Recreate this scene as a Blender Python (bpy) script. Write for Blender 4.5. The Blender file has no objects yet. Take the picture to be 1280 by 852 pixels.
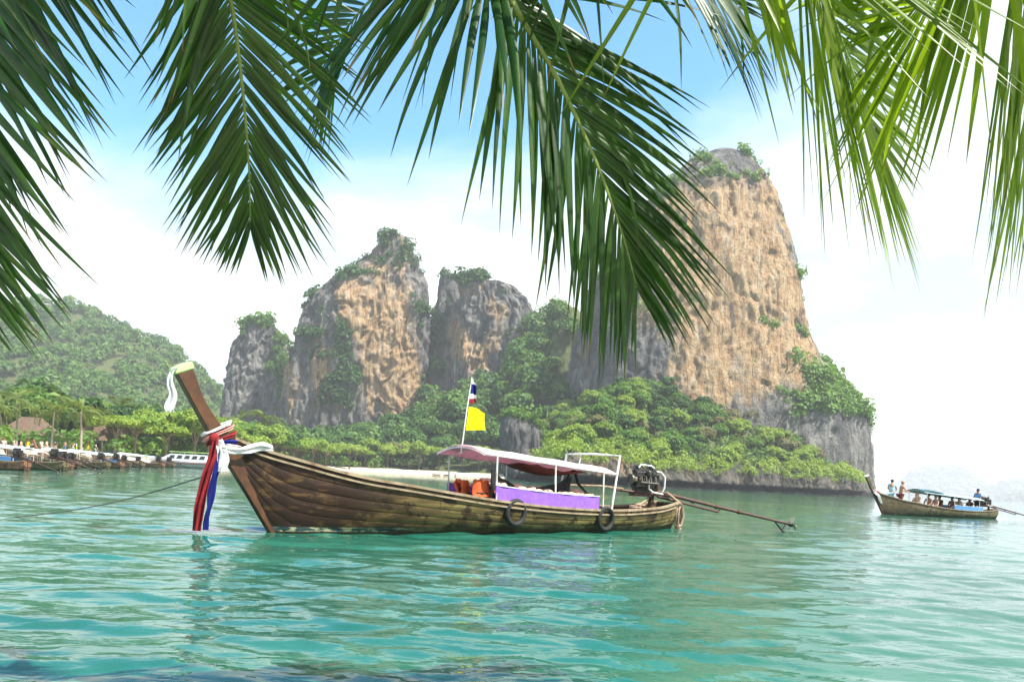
import bpy, bmesh, math, random
import numpy as np
from mathutils import Vector, Matrix

random.seed(7)
rng = np.random.default_rng(11)
R = math.radians
SC = bpy.context.scene
COL = SC.collection

# ------------------------------------------------------------------ camera
F, CX, CY, CAMH = 1000.0, 640.0, 594.5, 1.2          # focal length etc. in pixels of a 1280 x 852 frame
ROLL = math.atan(0.05)
cam_data = bpy.data.cameras.new('camera')
cam = bpy.data.objects.new('camera', cam_data)
COL.objects.link(cam)
cam_data.sensor_width = 36.0
cam_data.lens = 36.0 * F / 1280.0
cam_data.shift_y = (CY - 426.0) / 1280.0
cam_data.clip_start = 0.05
cam_data.clip_end = 30000.0
cam.location = (0, 0, CAMH)
cam.rotation_euler = (Matrix.Rotation(R(90), 4, 'X') @ Matrix.Rotation(ROLL, 4, 'Z')).to_euler()
SC.camera = cam

# ------------------------------------------------------------------ sky, sun, exposure
SUN_AZ, SUN_EL = R(115), R(56)          # azimuth clockwise from +Y
SUN_DIR = Vector((math.sin(SUN_AZ) * math.cos(SUN_EL), math.cos(SUN_AZ) * math.cos(SUN_EL), math.sin(SUN_EL)))
SC.view_settings.view_transform = 'Standard'
SC.view_settings.look = 'None'
SC.view_settings.gamma = 1.0
SC.view_settings.exposure = 1.28
SC.view_settings.use_curve_mapping = False
SC.cycles.use_denoising = True
SC.cycles.max_bounces = 8
SC.cycles.diffuse_bounces = 3
SC.cycles.glossy_bounces = 3
SC.cycles.transmission_bounces = 4
SC.cycles.transparent_max_bounces = 8
SC.cycles.volume_bounces = 0
SC.cycles.sample_clamp_indirect = 8.0
SC.cycles.use_adaptive_sampling = True
SC.cycles.adaptive_threshold = 0.015

world = bpy.data.worlds.new('World')
SC.world = world
world.use_nodes = True


class NT:
    """Small helper for building node trees."""
    def __init__(self, tree):
        self.t = tree
        tree.nodes.clear()

    def n(self, kind, **kw):
        nd = self.t.nodes.new(kind)
        for k, v in kw.items():
            if k.startswith('i_'):
                key = k[2:].replace('_', ' ')
                nd.inputs[key].default_value = v
            else:
                setattr(nd, k, v)
        return nd

    def l(self, a, b):
        self.t.links.new(a, b)

    def val(self, x, sock):
        if isinstance(x, (int, float)):
            sock.default_value = x
        elif isinstance(x, (tuple, list)):
            sock.default_value = x if len(x) == len(sock.default_value) else (*x, 1.0)
        else:
            self.l(x, sock)

    def math(self, op, a, b=0.0, c=0.0, clamp=False):
        nd = self.n('ShaderNodeMath', operation=op, use_clamp=clamp)
        for i, x in enumerate((a, b, c)):
            self.val(x, nd.inputs[i])
        return nd.outputs[0]

    def mix(self, f, a, b, blend='MIX'):
        nd = self.n('ShaderNodeMix', data_type='RGBA', blend_type=blend)
        self.val(f, nd.inputs[0]); self.val(a, nd.inputs[6]); self.val(b, nd.inputs[7])
        return nd.outputs[2]

    def ramp(self, f, stops, interp='LINEAR'):
        nd = self.n('ShaderNodeValToRGB')
        nd.color_ramp.interpolation = interp
        el = nd.color_ramp.elements
        while len(el) < len(stops):
            el.new(0.5)
        for e, (p, c) in zip(el, stops):
            e.position = p
            e.color = (*c, 1.0) if len(c) == 3 else c
        self.val(f, nd.inputs[0])
        return nd.outputs[0]

    def smooth(self, x, lo, hi):
        nd = self.n('ShaderNodeMapRange', interpolation_type='SMOOTHSTEP')
        self.val(x, nd.inputs[0])
        nd.inputs[1].default_value = lo; nd.inputs[2].default_value = hi
        return nd.outputs[0]

    def noise(self, vec, scale, detail=4.0, rough=0.55, dist=0.0):
        nd = self.n('ShaderNodeTexNoise')
        nd.inputs['Scale'].default_value = scale
        nd.inputs['Detail'].default_value = detail
        nd.inputs['Roughness'].default_value = rough
        nd.inputs['Distortion'].default_value = dist
        if vec is not None:
            self.l(vec, nd.inputs['Vector'])
        return nd.outputs[0]

    def mapping(self, vec, scale=(1, 1, 1), loc=(0, 0, 0), rot=(0, 0, 0)):
        nd = self.n('ShaderNodeMapping')
        self.l(vec, nd.inputs[0])
        nd.inputs[1].default_value = loc; nd.inputs[2].default_value = rot; nd.inputs[3].default_value = scale
        return nd.outputs[0]

    def sep(self, vec):
        nd = self.n('ShaderNodeSeparateXYZ'); self.l(vec, nd.inputs[0]); return nd.outputs

    def bump(self, h, strength=0.3, dist=0.05):
        nd = self.n('ShaderNodeBump')
        nd.inputs['Strength'].default_value = strength; nd.inputs['Distance'].default_value = dist
        self.l(h, nd.inputs['Height'])
        return nd.outputs[0]


def build_world():
    t = NT(world.node_tree)
    sky = t.n('ShaderNodeTexSky', sky_type='NISHITA', sun_disc=False, sun_elevation=SUN_EL, sun_rotation=SUN_AZ)
    sky.air_density = 1.0; sky.dust_density = 0.4; sky.ozone_density = 1.5
    co = t.n('ShaderNodeTexCoord').outputs['Generated']
    x, y, z = t.sep(co)
    zc = t.math('ADD', t.math('MAXIMUM', z, 0.0), 0.22)
    cv = t.n('ShaderNodeCombineXYZ')
    t.l(t.math('DIVIDE', x, zc), cv.inputs[0]); t.l(t.math('DIVIDE', y, zc), cv.inputs[1]); t.l(z, cv.inputs[2])
    vec = t.mapping(cv.outputs[0], loc=CLOUD_OFFSET)
    n1 = t.noise(vec, 0.75, 9.0, 0.56, 0.35)
    el = t.smooth(z, 0.46, 0.16)                       # cloud banks thicken towards the horizon
    east = t.smooth(x, 0.10, 0.50)                      # a cloud bank over the eastern half of the bay
    m = t.math('ADD', t.math('ADD', n1, t.math('MULTIPLY', el, 0.42)), t.math('MULTIPLY', east, 0.26))
    mask = t.smooth(m, 0.50, 0.80)
    n2 = t.noise(vec, 1.7, 6.0, 0.6)
    cloud = t.ramp(n2, [(0.36, (3.5, 4.15, 4.5)), (0.52, (5.2, 5.6, 5.7)), (0.68, (8.6, 8.7, 8.7))])
    blue = t.mix(1.0, sky.outputs[0], (0.72, 1.26, 1.38, 1), 'MULTIPLY')
    out = t.mix(mask, blue, cloud)
    bg = t.n('ShaderNodeBackground')
    bg.inputs['Strength'].default_value = 0.10
    t.l(out, bg.inputs['Color'])
    w = t.n('ShaderNodeOutputWorld')
    t.l(bg.outputs[0], w.inputs['Surface'])


CLOUD_OFFSET = (2.1, 0.4, 0.0)
build_world()

sun_data = bpy.data.lights.new('sun', 'SUN')
sun = bpy.data.objects.new('sun', sun_data)
COL.objects.link(sun)
sun_data.energy = 5.0
sun_data.angle = R(0.53)
sun_data.color = (1.0, 0.955, 0.88)
sun.rotation_euler = SUN_DIR.to_track_quat('Z', 'Y').to_euler()
sun.location = (30, -20, 60)


# ------------------------------------------------------------------ measuring: pixel of the photo -> point in the place
def ray(px, py):
    u = (px - CX) / F; v = -(py - CY) / F
    c, s = math.cos(ROLL), math.sin(ROLL)
    return u * c - v * s, u * s + v * c


def P(px, py, Y):
    a, b = ray(px, py)
    return Vector((a * Y, Y, CAMH + b * Y))


# ------------------------------------------------------------------ numpy gradient noise
_perm = np.random.default_rng(3).permutation(512).astype(np.int64)
_grad = np.random.default_rng(4).normal(size=(512, 3)); _grad /= np.linalg.norm(_grad, axis=1)[:, None]


def pnoise(p):
    p = np.asarray(p, float)
    i = np.floor(p).astype(np.int64); f = p - i
    u = f * f * f * (f * (f * 6 - 15) + 10)
    res = 0.0
    for dx in (0, 1):
        for dy in (0, 1):
            for dz in (0, 1):
                h = _perm[(_perm[(_perm[(i[:, 0] + dx) & 511] + i[:, 1] + dy) & 511] + i[:, 2] + dz) & 511]
                g = _grad[h]
                d = g[:, 0] * (f[:, 0] - dx) + g[:, 1] * (f[:, 1] - dy) + g[:, 2] * (f[:, 2] - dz)
                wx = u[:, 0] if dx else 1 - u[:, 0]
                wy = u[:, 1] if dy else 1 - u[:, 1]
                wz = u[:, 2] if dz else 1 - u[:, 2]
                res = res + d * wx * wy * wz
    return res * 1.5


def fbm(p, octaves=4, lac=2.0, gain=0.5):
    a, s, tot = 1.0, 0.0, 0.0
    p = np.array(p, float)
    for o in range(octaves):
        s = s + a * pnoise(p + 17.3 * o); tot += a
        a *= gain; p = p * lac
    return s / tot


def sstep(x, a, b):
    t = np.clip((x - a) / (b - a), 0, 1)
    return t * t * (3 - 2 * t)


# ------------------------------------------------------------------ object helpers
def mesh_np(name, verts, quads, mats, smooth=False, mat_idx=None):
    me = bpy.data.meshes.new(name)
    verts = np.asarray(verts, np.float32); quads = np.asarray(quads, np.int32)
    k = quads.shape[1]
    me.vertices.add(len(verts)); me.vertices.foreach_set('co', verts.ravel())
    me.loops.add(quads.size); me.loops.foreach_set('vertex_index', quads.ravel())
    me.polygons.add(len(quads))
    me.polygons.foreach_set('loop_start', np.arange(0, quads.size, k, dtype=np.int32))
    try:
        me.polygons.foreach_set('loop_total', np.full(len(quads), k, np.int32))
    except Exception:
        pass
    if mat_idx is not None:
        me.polygons.foreach_set('material_index', np.asarray(mat_idx, np.int32))
    me.polygons.foreach_set('use_smooth', np.full(len(quads), bool(smooth)))
    me.update(calc_edges=True)
    me.validate()
    for m in (mats if isinstance(mats, (list, tuple)) else [mats]):
        me.materials.append(m)
    return me


def link(name, data, parent=None, loc=None, rot=None, scale=None):
    o = bpy.data.objects.new(name, data)
    COL.objects.link(o)
    if parent is not None:
        o.parent = parent
    if loc is not None:
        o.location = loc
    if rot is not None:
        o.rotation_euler = rot
    if scale is not None:
        o.scale = scale if hasattr(scale, '__len__') else (scale,) * 3
    return o


def tag(o, label=None, category=None, group=None, kind=None):
    if label: o['label'] = label
    if category: o['category'] = category
    if group: o['group'] = group
    if kind: o['kind'] = kind
    return o


def empty(name, loc=(0, 0, 0), rz=0.0, scale=1.0, **kw):
    o = link(name, None, None, loc, (0, 0, rz), scale)
    o.empty_display_size = 0.2
    return tag(o, **kw)


def copy_tree(o, parent=None):
    c = o.copy()
    COL.objects.link(c)
    c.parent = parent
    for ch in o.children:
        if ch.name in SC.objects:
            copy_tree(ch, c)
    return c


class MB:
    """Collects simple shaped solids and links them as one mesh object."""
    def __init__(self):
        self.v, self.f = [], []

    def add(self, vs, fs):
        o = len(self.v)
        self.v += [tuple(v) for v in vs]
        self.f += [tuple(i + o for i in f) for f in fs]
        return self

    def box(self, c, s, rot=None, taper=1.0):
        x, y, z = s[0] / 2, s[1] / 2, s[2] / 2
        vs = [Vector((a * x * (taper if d > 0 else 1), b * y * (taper if d > 0 else 1), d * z))
              for d in (-1, 1) for b in (-1, 1) for a in (-1, 1)]
        if rot is not None:
            vs = [rot @ v for v in vs]
        vs = [v + Vector(c) for v in vs]
        return self.add(vs, [(0, 2, 3, 1), (4, 5, 7, 6), (0, 1, 5, 4), (2, 6, 7, 3), (0, 4, 6, 2), (1, 3, 7, 5)])

    def tube(self, pts, r, n=8, caps=True, flat=1.0):
        pts = [Vector(p) for p in pts]
        rs = r if isinstance(r, (list, tuple)) else [r] * len(pts)
        vs, fs = [], []
        up = Vector((0, 0, 1))
        prev = None
        for i, p in enumerate(pts):
            d = (pts[min(i + 1, len(pts) - 1)] - pts[max(i - 1, 0)]).normalized()
            if prev is None:
                a = d.cross(up)
                if a.length < 1e-3:
                    a = d.cross(Vector((0, 1, 0)))
            else:
                a = prev - d * prev.dot(d)
            a.normalize(); prev = a
            b = d.cross(a)
            for k in range(n):
                t = 2 * math.pi * k / n
                vs.append(p + a * (math.cos(t) * rs[i]) + b * (math.sin(t) * rs[i] * flat))
        for i in range(len(pts) - 1):
            for k in range(n):
                fs.append((i * n + k, i * n + (k + 1) % n, (i + 1) * n + (k + 1) % n, (i + 1) * n + k))
        if caps:
            fs.append(tuple(range(n - 1, -1, -1)))
            fs.append(tuple((len(pts) - 1) * n + k for k in range(n)))
        return self.add(vs, fs)

    def torus(self, c, R1, r, ax='y', n=28, m=10, sq=1.0):
        vs, fs = [], []
        for i in range(n):
            t = 2 * math.pi * i / n
            for k in range(m):
                u = 2 * math.pi * k / m
                rr = R1 + r * math.cos(u)
                a, b, w = rr * math.cos(t), rr * math.sin(t), r * sq * math.sin(u)
                v = {'y': (a, w, b), 'x': (w, a, b), 'z': (a, b, w)}[ax]
                vs.append(Vector(v) + Vector(c))
        for i in range(n):
            for k in range(m):
                fs.append((i * m + k, i * m + (k + 1) % m, ((i + 1) % n) * m + (k + 1) % m, ((i + 1) % n) * m + k))
        return self.add(vs, fs)

    def prism(self, poly, y0, y1):
        """polygon in x,z extruded along y"""
        n = len(poly)
        vs = [(p[0], y0, p[1]) for p in poly] + [(p[0], y1, p[1]) for p in poly]
        fs = [tuple(range(n)), tuple(range(2 * n - 1, n - 1, -1))]
        fs += [(i, i + n, (i + 1) % n + n, (i + 1) % n) for i in range(n)]
        return self.add(vs, fs)

    def grid(self, rows):
        """rows: list of lists of points"""
        n, m = len(rows), len(rows[0])
        vs = [p for r in rows for p in r]
        fs = [(i * m + j, i * m + j + 1, (i + 1) * m + j + 1, (i + 1) * m + j) for i in range(n - 1) for j in range(m - 1)]
        return self.add(vs, fs)

    def sheet(self, rows, th):
        """a grid given thickness th along its normals"""
        n, m = len(rows), len(rows[0])
        pts = [[Vector(p) for p in r] for r in rows]
        back = []
        for i in range(n):
            br = []
            for j in range(m):
                du = pts[min(i + 1, n - 1)][j] - pts[max(i - 1, 0)][j]
                dv = pts[i][min(j + 1, m - 1)] - pts[i][max(j - 1, 0)]
                nn = du.cross(dv)
                if nn.length > 1e-9: nn.normalize()
                br.append(pts[i][j] - nn * th)
            back.append(br)
        o = n * m
        vs = [p for r in pts for p in r] + [p for r in back for p in r]
        fs = []
        for i in range(n - 1):
            for j in range(m - 1):
                a, b, c, d = i * m + j, i * m + j + 1, (i + 1) * m + j + 1, (i + 1) * m + j
                fs.append((a, b, c, d)); fs.append((d + o, c + o, b + o, a + o))
        for i in range(n - 1):
            fs.append((i * m, (i + 1) * m, (i + 1) * m + o, i * m + o))
            fs.append((i * m + m - 1, i * m + m - 1 + o, (i + 1) * m + m - 1 + o, (i + 1) * m + m - 1))
        for j in range(m - 1):
            fs.append((j, j + o, j + 1 + o, j + 1))
            k = (n - 1) * m + j
            fs.append((k, k + 1, k + 1 + o, k + o))
        return self.add(vs, fs)

    def ball(self, c, r, n=10, m=7, sc=(1, 1, 1)):
        vs, fs = [], []
        for i in range(m + 1):
            ph = math.pi * i / m
            for k in range(n):
                t = 2 * math.pi * k / n
                vs.append((c[0] + r * sc[0] * math.sin(ph) * math.cos(t), c[1] + r * sc[1] * math.sin(ph) * math.sin(t), c[2] + r * sc[2] * math.cos(ph)))
        for i in range(m):
            for k in range(n):
                fs.append((i * n + k, (i + 1) * n + k, (i + 1) * n + (k + 1) % n, i * n + (k + 1) % n))
        return self.add(vs, fs)

    def mesh(self, name, mat, smooth=False, bevel=0.0):
        me = bpy.data.meshes.new(name)
        me.from_pydata(self.v, [], self.f)
        if bevel or True:
            bm = bmesh.new(); bm.from_mesh(me)
            bmesh.ops.remove_doubles(bm, verts=bm.verts, dist=1e-5)
            bmesh.ops.recalc_face_normals(bm, faces=bm.faces)
            if bevel:
                bmesh.ops.bevel(bm, geom=[e for e in bm.edges if e.is_manifold and e.calc_face_angle(0) > 0.5], offset=bevel, segments=1, affect='EDGES')
            bm.to_mesh(me); bm.free()
        me.polygons.foreach_set('use_smooth', [smooth] * len(me.polygons))
        for m in (mat if isinstance(mat, (list, tuple)) else [mat]):
            me.materials.append(m)
        if smooth:
            try:
                me.set_sharp_from_angle(angle=R(42))
            except Exception:
                pass
        return me

    def build(self, name, mat, parent=None, smooth=False, bevel=0.0):
        return link(name, self.mesh(name, mat, smooth, bevel), parent)


# ------------------------------------------------------------------ materials
MAT = {}


def principled(t, color, rough=0.6, spec=0.5, normal=None, metal=0.0):
    b = t.n('ShaderNodeBsdfPrincipled')
    t.val(color, b.inputs['Base Color']); t.val(rough, b.inputs['Roughness'])
    b.inputs['Specular IOR Level'].default_value = spec
    b.inputs['Metallic'].default_value = metal
    if normal is not None:
        t.l(normal, b.inputs['Normal'])
    return b


def finish(t, shader):
    o = t.n('ShaderNodeOutputMaterial')
    t.l(shader, o.inputs['Surface'])


def new_mat(name):
    m = bpy.data.materials.new(name)
    m.use_nodes = True
    MAT[name] = m
    return m, NT(m.node_tree)


def simple(name, c, rough=0.6, var=0.25, scale=6.0, spec=0.4, metal=0.0, bump=0.15, dirt=None):
    m, t = new_mat(name)
    co = t.n('ShaderNodeTexCoord').outputs['Object']
    n = t.noise(co, scale, 5.0, 0.6)
    lo = tuple(x * (1 - var) for x in c); hi = tuple(min(1, x * (1 + var)) for x in c)
    col = t.ramp(n, [(0.25, lo), (0.75, hi)])
    if dirt:
        d = t.noise(t.mapping(co, (2.0, 2.0, 0.7)), scale * 0.8, 6.0, 0.65)
        col = t.mix(t.smooth(d, 0.5, 0.68), col, dirt)
    nb = t.bump(t.noise(co, scale * 5, 4.0), bump, 0.01)
    finish(t, principled(t, col, rough, spec, nb, metal).outputs[0])
    return m


def cloth_mat(name, c, translucent=0.25, scale=9.0, var=0.15):
    m, t = new_mat(name)
    co = t.n('ShaderNodeTexCoord').outputs['Object']
    n = t.noise(co, scale, 4.0)
    col = t.ramp(n, [(0.3, tuple(x * (1 - var) for x in c)), (0.7, tuple(min(1, x * (1 + var)) for x in c))])
    nb = t.bump(t.noise(co, scale * 3, 3.0), 0.25, 0.02)
    b = principled(t, col, 0.85, 0.2, nb)
    tr = t.n('ShaderNodeBsdfTranslucent'); t.l(col, tr.inputs[0])
    mx = t.n('ShaderNodeMixShader'); mx.inputs[0].default_value = translucent
    t.l(b.outputs[0], mx.inputs[1]); t.l(tr.outputs[0], mx.inputs[2])
    finish(t, mx.outputs[0])
    return m


def leaf_mat(name, stops, translucent=0.35, rnd=0.35, gloss=0.35, scale=0.5):
    """foliage: colour varies by noise and from one tree to the next"""
    m, t = new_mat(name)
    co = t.n('ShaderNodeTexCoord').outputs['Object']
    oi = t.n('ShaderNodeObjectInfo').outputs['Random']
    n = t.noise(co, scale, 3.0, 0.6)
    f = t.math('ADD', t.math('MULTIPLY', n, 1.0 - rnd), t.math('MULTIPLY', oi, rnd))
    col = t.ramp(f, stops)
    b = principled(t, col, 0.55, gloss)
    tr = t.n('ShaderNodeBsdfTranslucent')
    t.l(t.mix(1.0, col, (1.35, 1.25, 0.45, 1), 'MULTIPLY'), tr.inputs[0])
    mx = t.n('ShaderNodeMixShader'); mx.inputs[0].default_value = translucent
    t.l(b.outputs[0], mx.inputs[1]); t.l(tr.outputs[0], mx.inputs[2])
    finish(t, mx.outputs[0])
    return m


leaf_mat('leaf_mid', [(0.2, (0.048, 0.12, 0.014)), (0.5, (0.095, 0.20, 0.022)), (0.8, (0.16, 0.27, 0.036))])
leaf_mat('leaf_dark', [(0.2, (0.024, 0.07, 0.016)), (0.5, (0.045, 0.115, 0.022)), (0.8, (0.075, 0.16, 0.03))])
leaf_mat('leaf_lime', [(0.2, (0.12, 0.21, 0.024)), (0.5, (0.195, 0.295, 0.036)), (0.8, (0.28, 0.36, 0.06))])
leaf_mat('leaf_dry', [(0.2, (0.13, 0.14, 0.05)), (0.5, (0.20, 0.19, 0.08)), (0.8, (0.27, 0.235, 0.115))])
leaf_mat('leaf_far', [(0.3, (0.03, 0.09, 0.018)), (0.5, (0.072, 0.16, 0.024)), (0.7, (0.15, 0.24, 0.042))], scale=0.13, rnd=0.0)
leaf_mat('leaf_palm', [(0.2, (0.075, 0.12, 0.022)), (0.5, (0.12, 0.17, 0.035)), (0.8, (0.17, 0.21, 0.06))], scale=0.8)
simple('bark', (0.16, 0.125, 0.09), 0.85, 0.35, 4.0, 0.2, bump=0.6)
simple('palm_bark', (0.27, 0.23, 0.18), 0.85, 0.3, 5.0, 0.2, bump=0.5)

def rock_mat(name, scale=1.0, warm_bias=0.0, tone=1.0):
    """weathered limestone: vertical streaks of grey, cream and rust; vertex masks 'warm' and 'veg' say where"""
    m, t = new_mat(name)
    co = t.n('ShaderNodeTexCoord').outputs['Object']
    warm = t.n('ShaderNodeAttribute', attribute_name='warm').outputs['Fac']
    veg = t.n('ShaderNodeAttribute', attribute_name='veg').outputs['Fac']
    st = t.noise(t.mapping(co, (0.20 * scale, 0.20 * scale, 0.022 * scale)), 1.0, 7.0, 0.62, 0.5)
    fine = t.noise(t.mapping(co, (0.55 * scale, 0.55 * scale, 0.10 * scale)), 1.0, 9.0, 0.72, 0.6)
    blot = t.noise(t.mapping(co, (0.07 * scale, 0.07 * scale, 0.025 * scale)), 1.0, 8.0, 0.68, 1.0)
    grey = t.ramp(st, [(0.28, (0.040, 0.042, 0.045)), (0.45, (0.125, 0.122, 0.120)), (0.6, (0.235, 0.225, 0.205)), (0.78, (0.40, 0.37, 0.325))])
    rust = t.ramp(fine, [(0.25, (0.14, 0.08, 0.045)), (0.40, (0.33, 0.19, 0.09)), (0.54, (0.45, 0.31, 0.17)), (0.75, (0.58, 0.51, 0.41))])
    w = t.smooth(t.math('ADD', t.math('ADD', warm, warm_bias), t.math('MULTIPLY', t.math('SUBTRACT', blot, 0.5), 2.0)), 0.32, 0.72)
    col = t.mix(w, grey, rust)
    dk = t.smooth(fine, 0.44, 0.30)
    col = t.mix(t.math('MULTIPLY', dk, 0.6), col, (0.06, 0.058, 0.055, 1))
    drip = t.noise(t.mapping(co, (0.42 * scale, 0.42 * scale, 0.012 * scale), (7, 3, 0)), 1.0, 6.0, 0.66, 0.25)
    col = t.mix(t.math('MULTIPLY', t.smooth(drip, 0.54, 0.64), 0.72), col, (0.075, 0.07, 0.066, 1))
    lightst = t.smooth(st, 0.62, 0.74)
    col = t.mix(t.math('MULTIPLY', lightst, 0.5), col, (0.58, 0.55, 0.50, 1))
    gn = t.noise(co, 0.35 * scale, 6.0, 0.7)
    green = t.ramp(gn, [(0.3, (0.02, 0.05, 0.014)), (0.55, (0.05, 0.10, 0.024)), (0.8, (0.10, 0.15, 0.04))])
    gm = t.smooth(t.math('ADD', veg, t.math('MULTIPLY', t.math('SUBTRACT', t.noise(co, 0.16 * scale, 7.0, 0.7), 0.5), 1.1)), 0.42, 0.62)
    col = t.mix(gm, col, green)
    if tone != 1.0:
        col = t.mix(1.0, col, (tone, tone * .94, tone * .84, 1), 'MULTIPLY')
    wet = t.n('ShaderNodeAttribute', attribute_name='wet').outputs['Fac']
    col = t.mix(wet, col, (0.035, 0.033, 0.03, 1))
    h = t.math('ADD', t.math('MULTIPLY', fine, 0.7), t.math('MULTIPLY', t.noise(co, 0.9 * scale, 6.0, 0.7), 0.5))
    nb = t.bump(h, 1.0, 3.2 / scale)
    finish(t, principled(t, col, 0.9, 0.25, nb).outputs[0])
    return m


rock_mat('limestone')
rock_mat('sea_rock', 2.6, 0.0, 0.6)

# ------------------------------------------------------------------ water
def water_mat():
    m, t = new_mat('sea_water')
    geo = t.n('ShaderNodeNewGeometry').outputs['Position']
    co = geo
    x, y, z = t.sep(co)
    bank = t.noise(t.mapping(co, (0.045, 0.03, 0.0)), 1.0, 4.0, 0.55, 0.6)       # sand banks and weed below
    caus = t.n('ShaderNodeTexVoronoi', feature='SMOOTH_F1')
    caus.inputs['Scale'].default_value = 1.25
    wob = t.noise(t.mapping(co, (0.7, 0.5, 0.0)), 1.0, 3.0)
    addv = t.n('ShaderNodeVectorMath', operation='ADD')
    t.l(co, addv.inputs[0]); cmb = t.n('ShaderNodeCombineXYZ'); t.l(wob, cmb.inputs[0]); t.l(wob, cmb.inputs[1]); t.l(cmb.outputs[0], addv.inputs[1])
    t.l(addv.outputs[0], caus.inputs['Vector'])
    base = t.ramp(bank, [(0.25, (0.004, 0.056, 0.040)), (0.5, (0.010, 0.100, 0.068)), (0.75, (0.026, 0.155, 0.104))])
    cz = t.smooth(caus.outputs['Distance'], 0.25, 0.75)
    base = t.mix(t.math('MULTIPLY', cz, 0.35), base, (0.035, 0.15, 0.096, 1))  # lighter caustic net painted into the water colour
    r1 = t.noise(t.mapping(co, (2.2, 3.4, 0.0)), 1.0, 3.0, 0.6, 0.4)
    r2 = t.noise(t.mapping(co, (0.5, 1.1, 0.0)), 1.0, 3.0, 0.55, 0.3)
    hgt = t.math('ADD', t.math('MULTIPLY', r1, 0.35), r2)
    nb = t.bump(hgt, 0.42, 0.10)
    b = principled(t, base, 0.035, 0.5, nb)
    b.inputs['IOR'].default_value = 1.333
    finish(t, b.outputs[0])
    return m


water_mat()


def build_water():
    ns = 60
    wr = np.random.default_rng(21)
    lam = np.exp(wr.uniform(math.log(0.30), math.log(2.6), ns))
    ang = R(262) + wr.normal(0, 0.55, ns)
    kx, ky = np.cos(ang) * 2 * np.pi / lam, np.sin(ang) * 2 * np.pi / lam
    amp = lam ** 0.8 * np.where(lam > 1.1, 0.0023, 0.0034) * wr.uniform(0.5, 1.3, ns)
    ph = wr.uniform(0, 2 * np.pi, ns)
    r = np.concatenate([np.geomspace(2.2, 70, 430), np.geomspace(70, 9500, 70)[1:]])
    az = np.linspace(R(-58), R(58), 520)
    RR, AA = np.meshgrid(r, az, indexing='ij')
    X, Y = RR * np.sin(AA), RR * np.cos(AA)
    cell = np.gradient(r)[:, None] * np.ones_like(AA)
    Z = np.zeros_like(X)
    gx = fbm(np.stack([X.ravel() * 0.06, Y.ravel() * 0.04, np.zeros(X.size)], 1), 3).reshape(X.shape)
    patch = 0.85 + 0.9 * gx
    for i in range(ns):
        fade = np.clip((lam[i] / (cell * 3.0)) - 0.6, 0, 1) * np.clip(40 * lam[i] / RR - 0.15, 0, 1)
        p = kx[i] * X + ky[i] * Y + ph[i]
        Z += amp[i] * fade * (np.sin(p) + 0.25 * np.cos(2 * p))
    Z *= patch
    n, mcol = X.shape
    v = np.stack([X.ravel(), Y.ravel(), Z.ravel()], 1)
    idx = np.arange(n * mcol).reshape(n, mcol)
    q = np.stack([idx[:-1, :-1].ravel(), idx[1:, :-1].ravel(), idx[1:, 1:].ravel(), idx[:-1, 1:].ravel()], 1)[:, ::-1]
    o = link('water', mesh_np('water', v, q, MAT['sea_water'], True))
    tag(o, 'clear turquoise sea with small ripples', 'sea', kind='structure')


build_water()

# ------------------------------------------------------------------ land
COAST = np.array([(-400, 10), (-60, 30), (-38, 44), (-41, 57), (-51, 100), (-55, 140), (-56, 190), (-58, 250), (-50, 296), (-26, 308), (-8, 300), (0, 280),
                  (7, 226), (11, 188), (24, 200), (36, 216), (57, 242), (81, 257), (103, 268), (124, 286), (141, 322), (166, 384), (175, 450), (150, 560), (120, 1100), (-1200, 1100), (-1200, 10)], float)


def coast_sd(x, y):
    """signed distance to the shore, positive inland"""
    x = np.atleast_1d(np.asarray(x, float)); y = np.atleast_1d(np.asarray(y, float))
    best = np.full(x.shape, 1e9)
    inside = np.zeros(x.shape, bool)
    n = len(COAST)
    for i in range(n):
        x0, y0 = COAST[i]; x1, y1 = COAST[(i + 1) % n]
        dx, dy = x1 - x0, y1 - y0
        t = np.clip(((x - x0) * dx + (y - y0) * dy) / (dx * dx + dy * dy), 0, 1)
        best = np.minimum(best, np.hypot(x - x0 - t * dx, y - y0 - t * dy))
        c = ((y0 > y) != (y1 > y)) & (x < dx * (y - y0) / (dy if dy != 0 else 1e-9) + x0)
        inside ^= c
    return np.where(inside, best, -best)


def land_h(x, y):
    x = np.atleast_1d(np.asarray(x, float)); y = np.atleast_1d(np.asarray(y, float))
    sd = coast_sd(x, y)
    beach = np.clip(sd * 0.10, -2.5, 1.4) + np.clip(sd - 30, 0, 400) * 0.035
    n = fbm(np.stack([x * 0.02, y * 0.02, np.zeros_like(x)], 1), 3)
    head = -2.6 + sstep(sd, 3.5, 8.0) * 9.0 + np.clip(sd - 5, 0, 110) * 0.62 + n * 6 * sstep(sd, 6, 25)
    back = np.clip(y - 330, 0, 400) * 0.10 * sstep(sd, 10, 80)
    back = back + 74 * np.exp(-((x + 44) / 11) ** 2 - ((y - 462) / 34) ** 2) + 66 * np.exp(-((x - 27) / 20) ** 2 - ((y - 392) / 40) ** 2) + 30 * np.exp(-((x + 5) / 40) ** 2 - ((y - 372) / 36) ** 2)
    w = sstep(x + (y - 190) * 0.05, 0, 14) * sstep(y, 150, 185)
    return np.where(sd < -3, -2.5, (1 - w) * (beach + back + n * 1.5 * sstep(sd, 20, 60)) + w * np.maximum(head, back * (sd > 30)))


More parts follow.
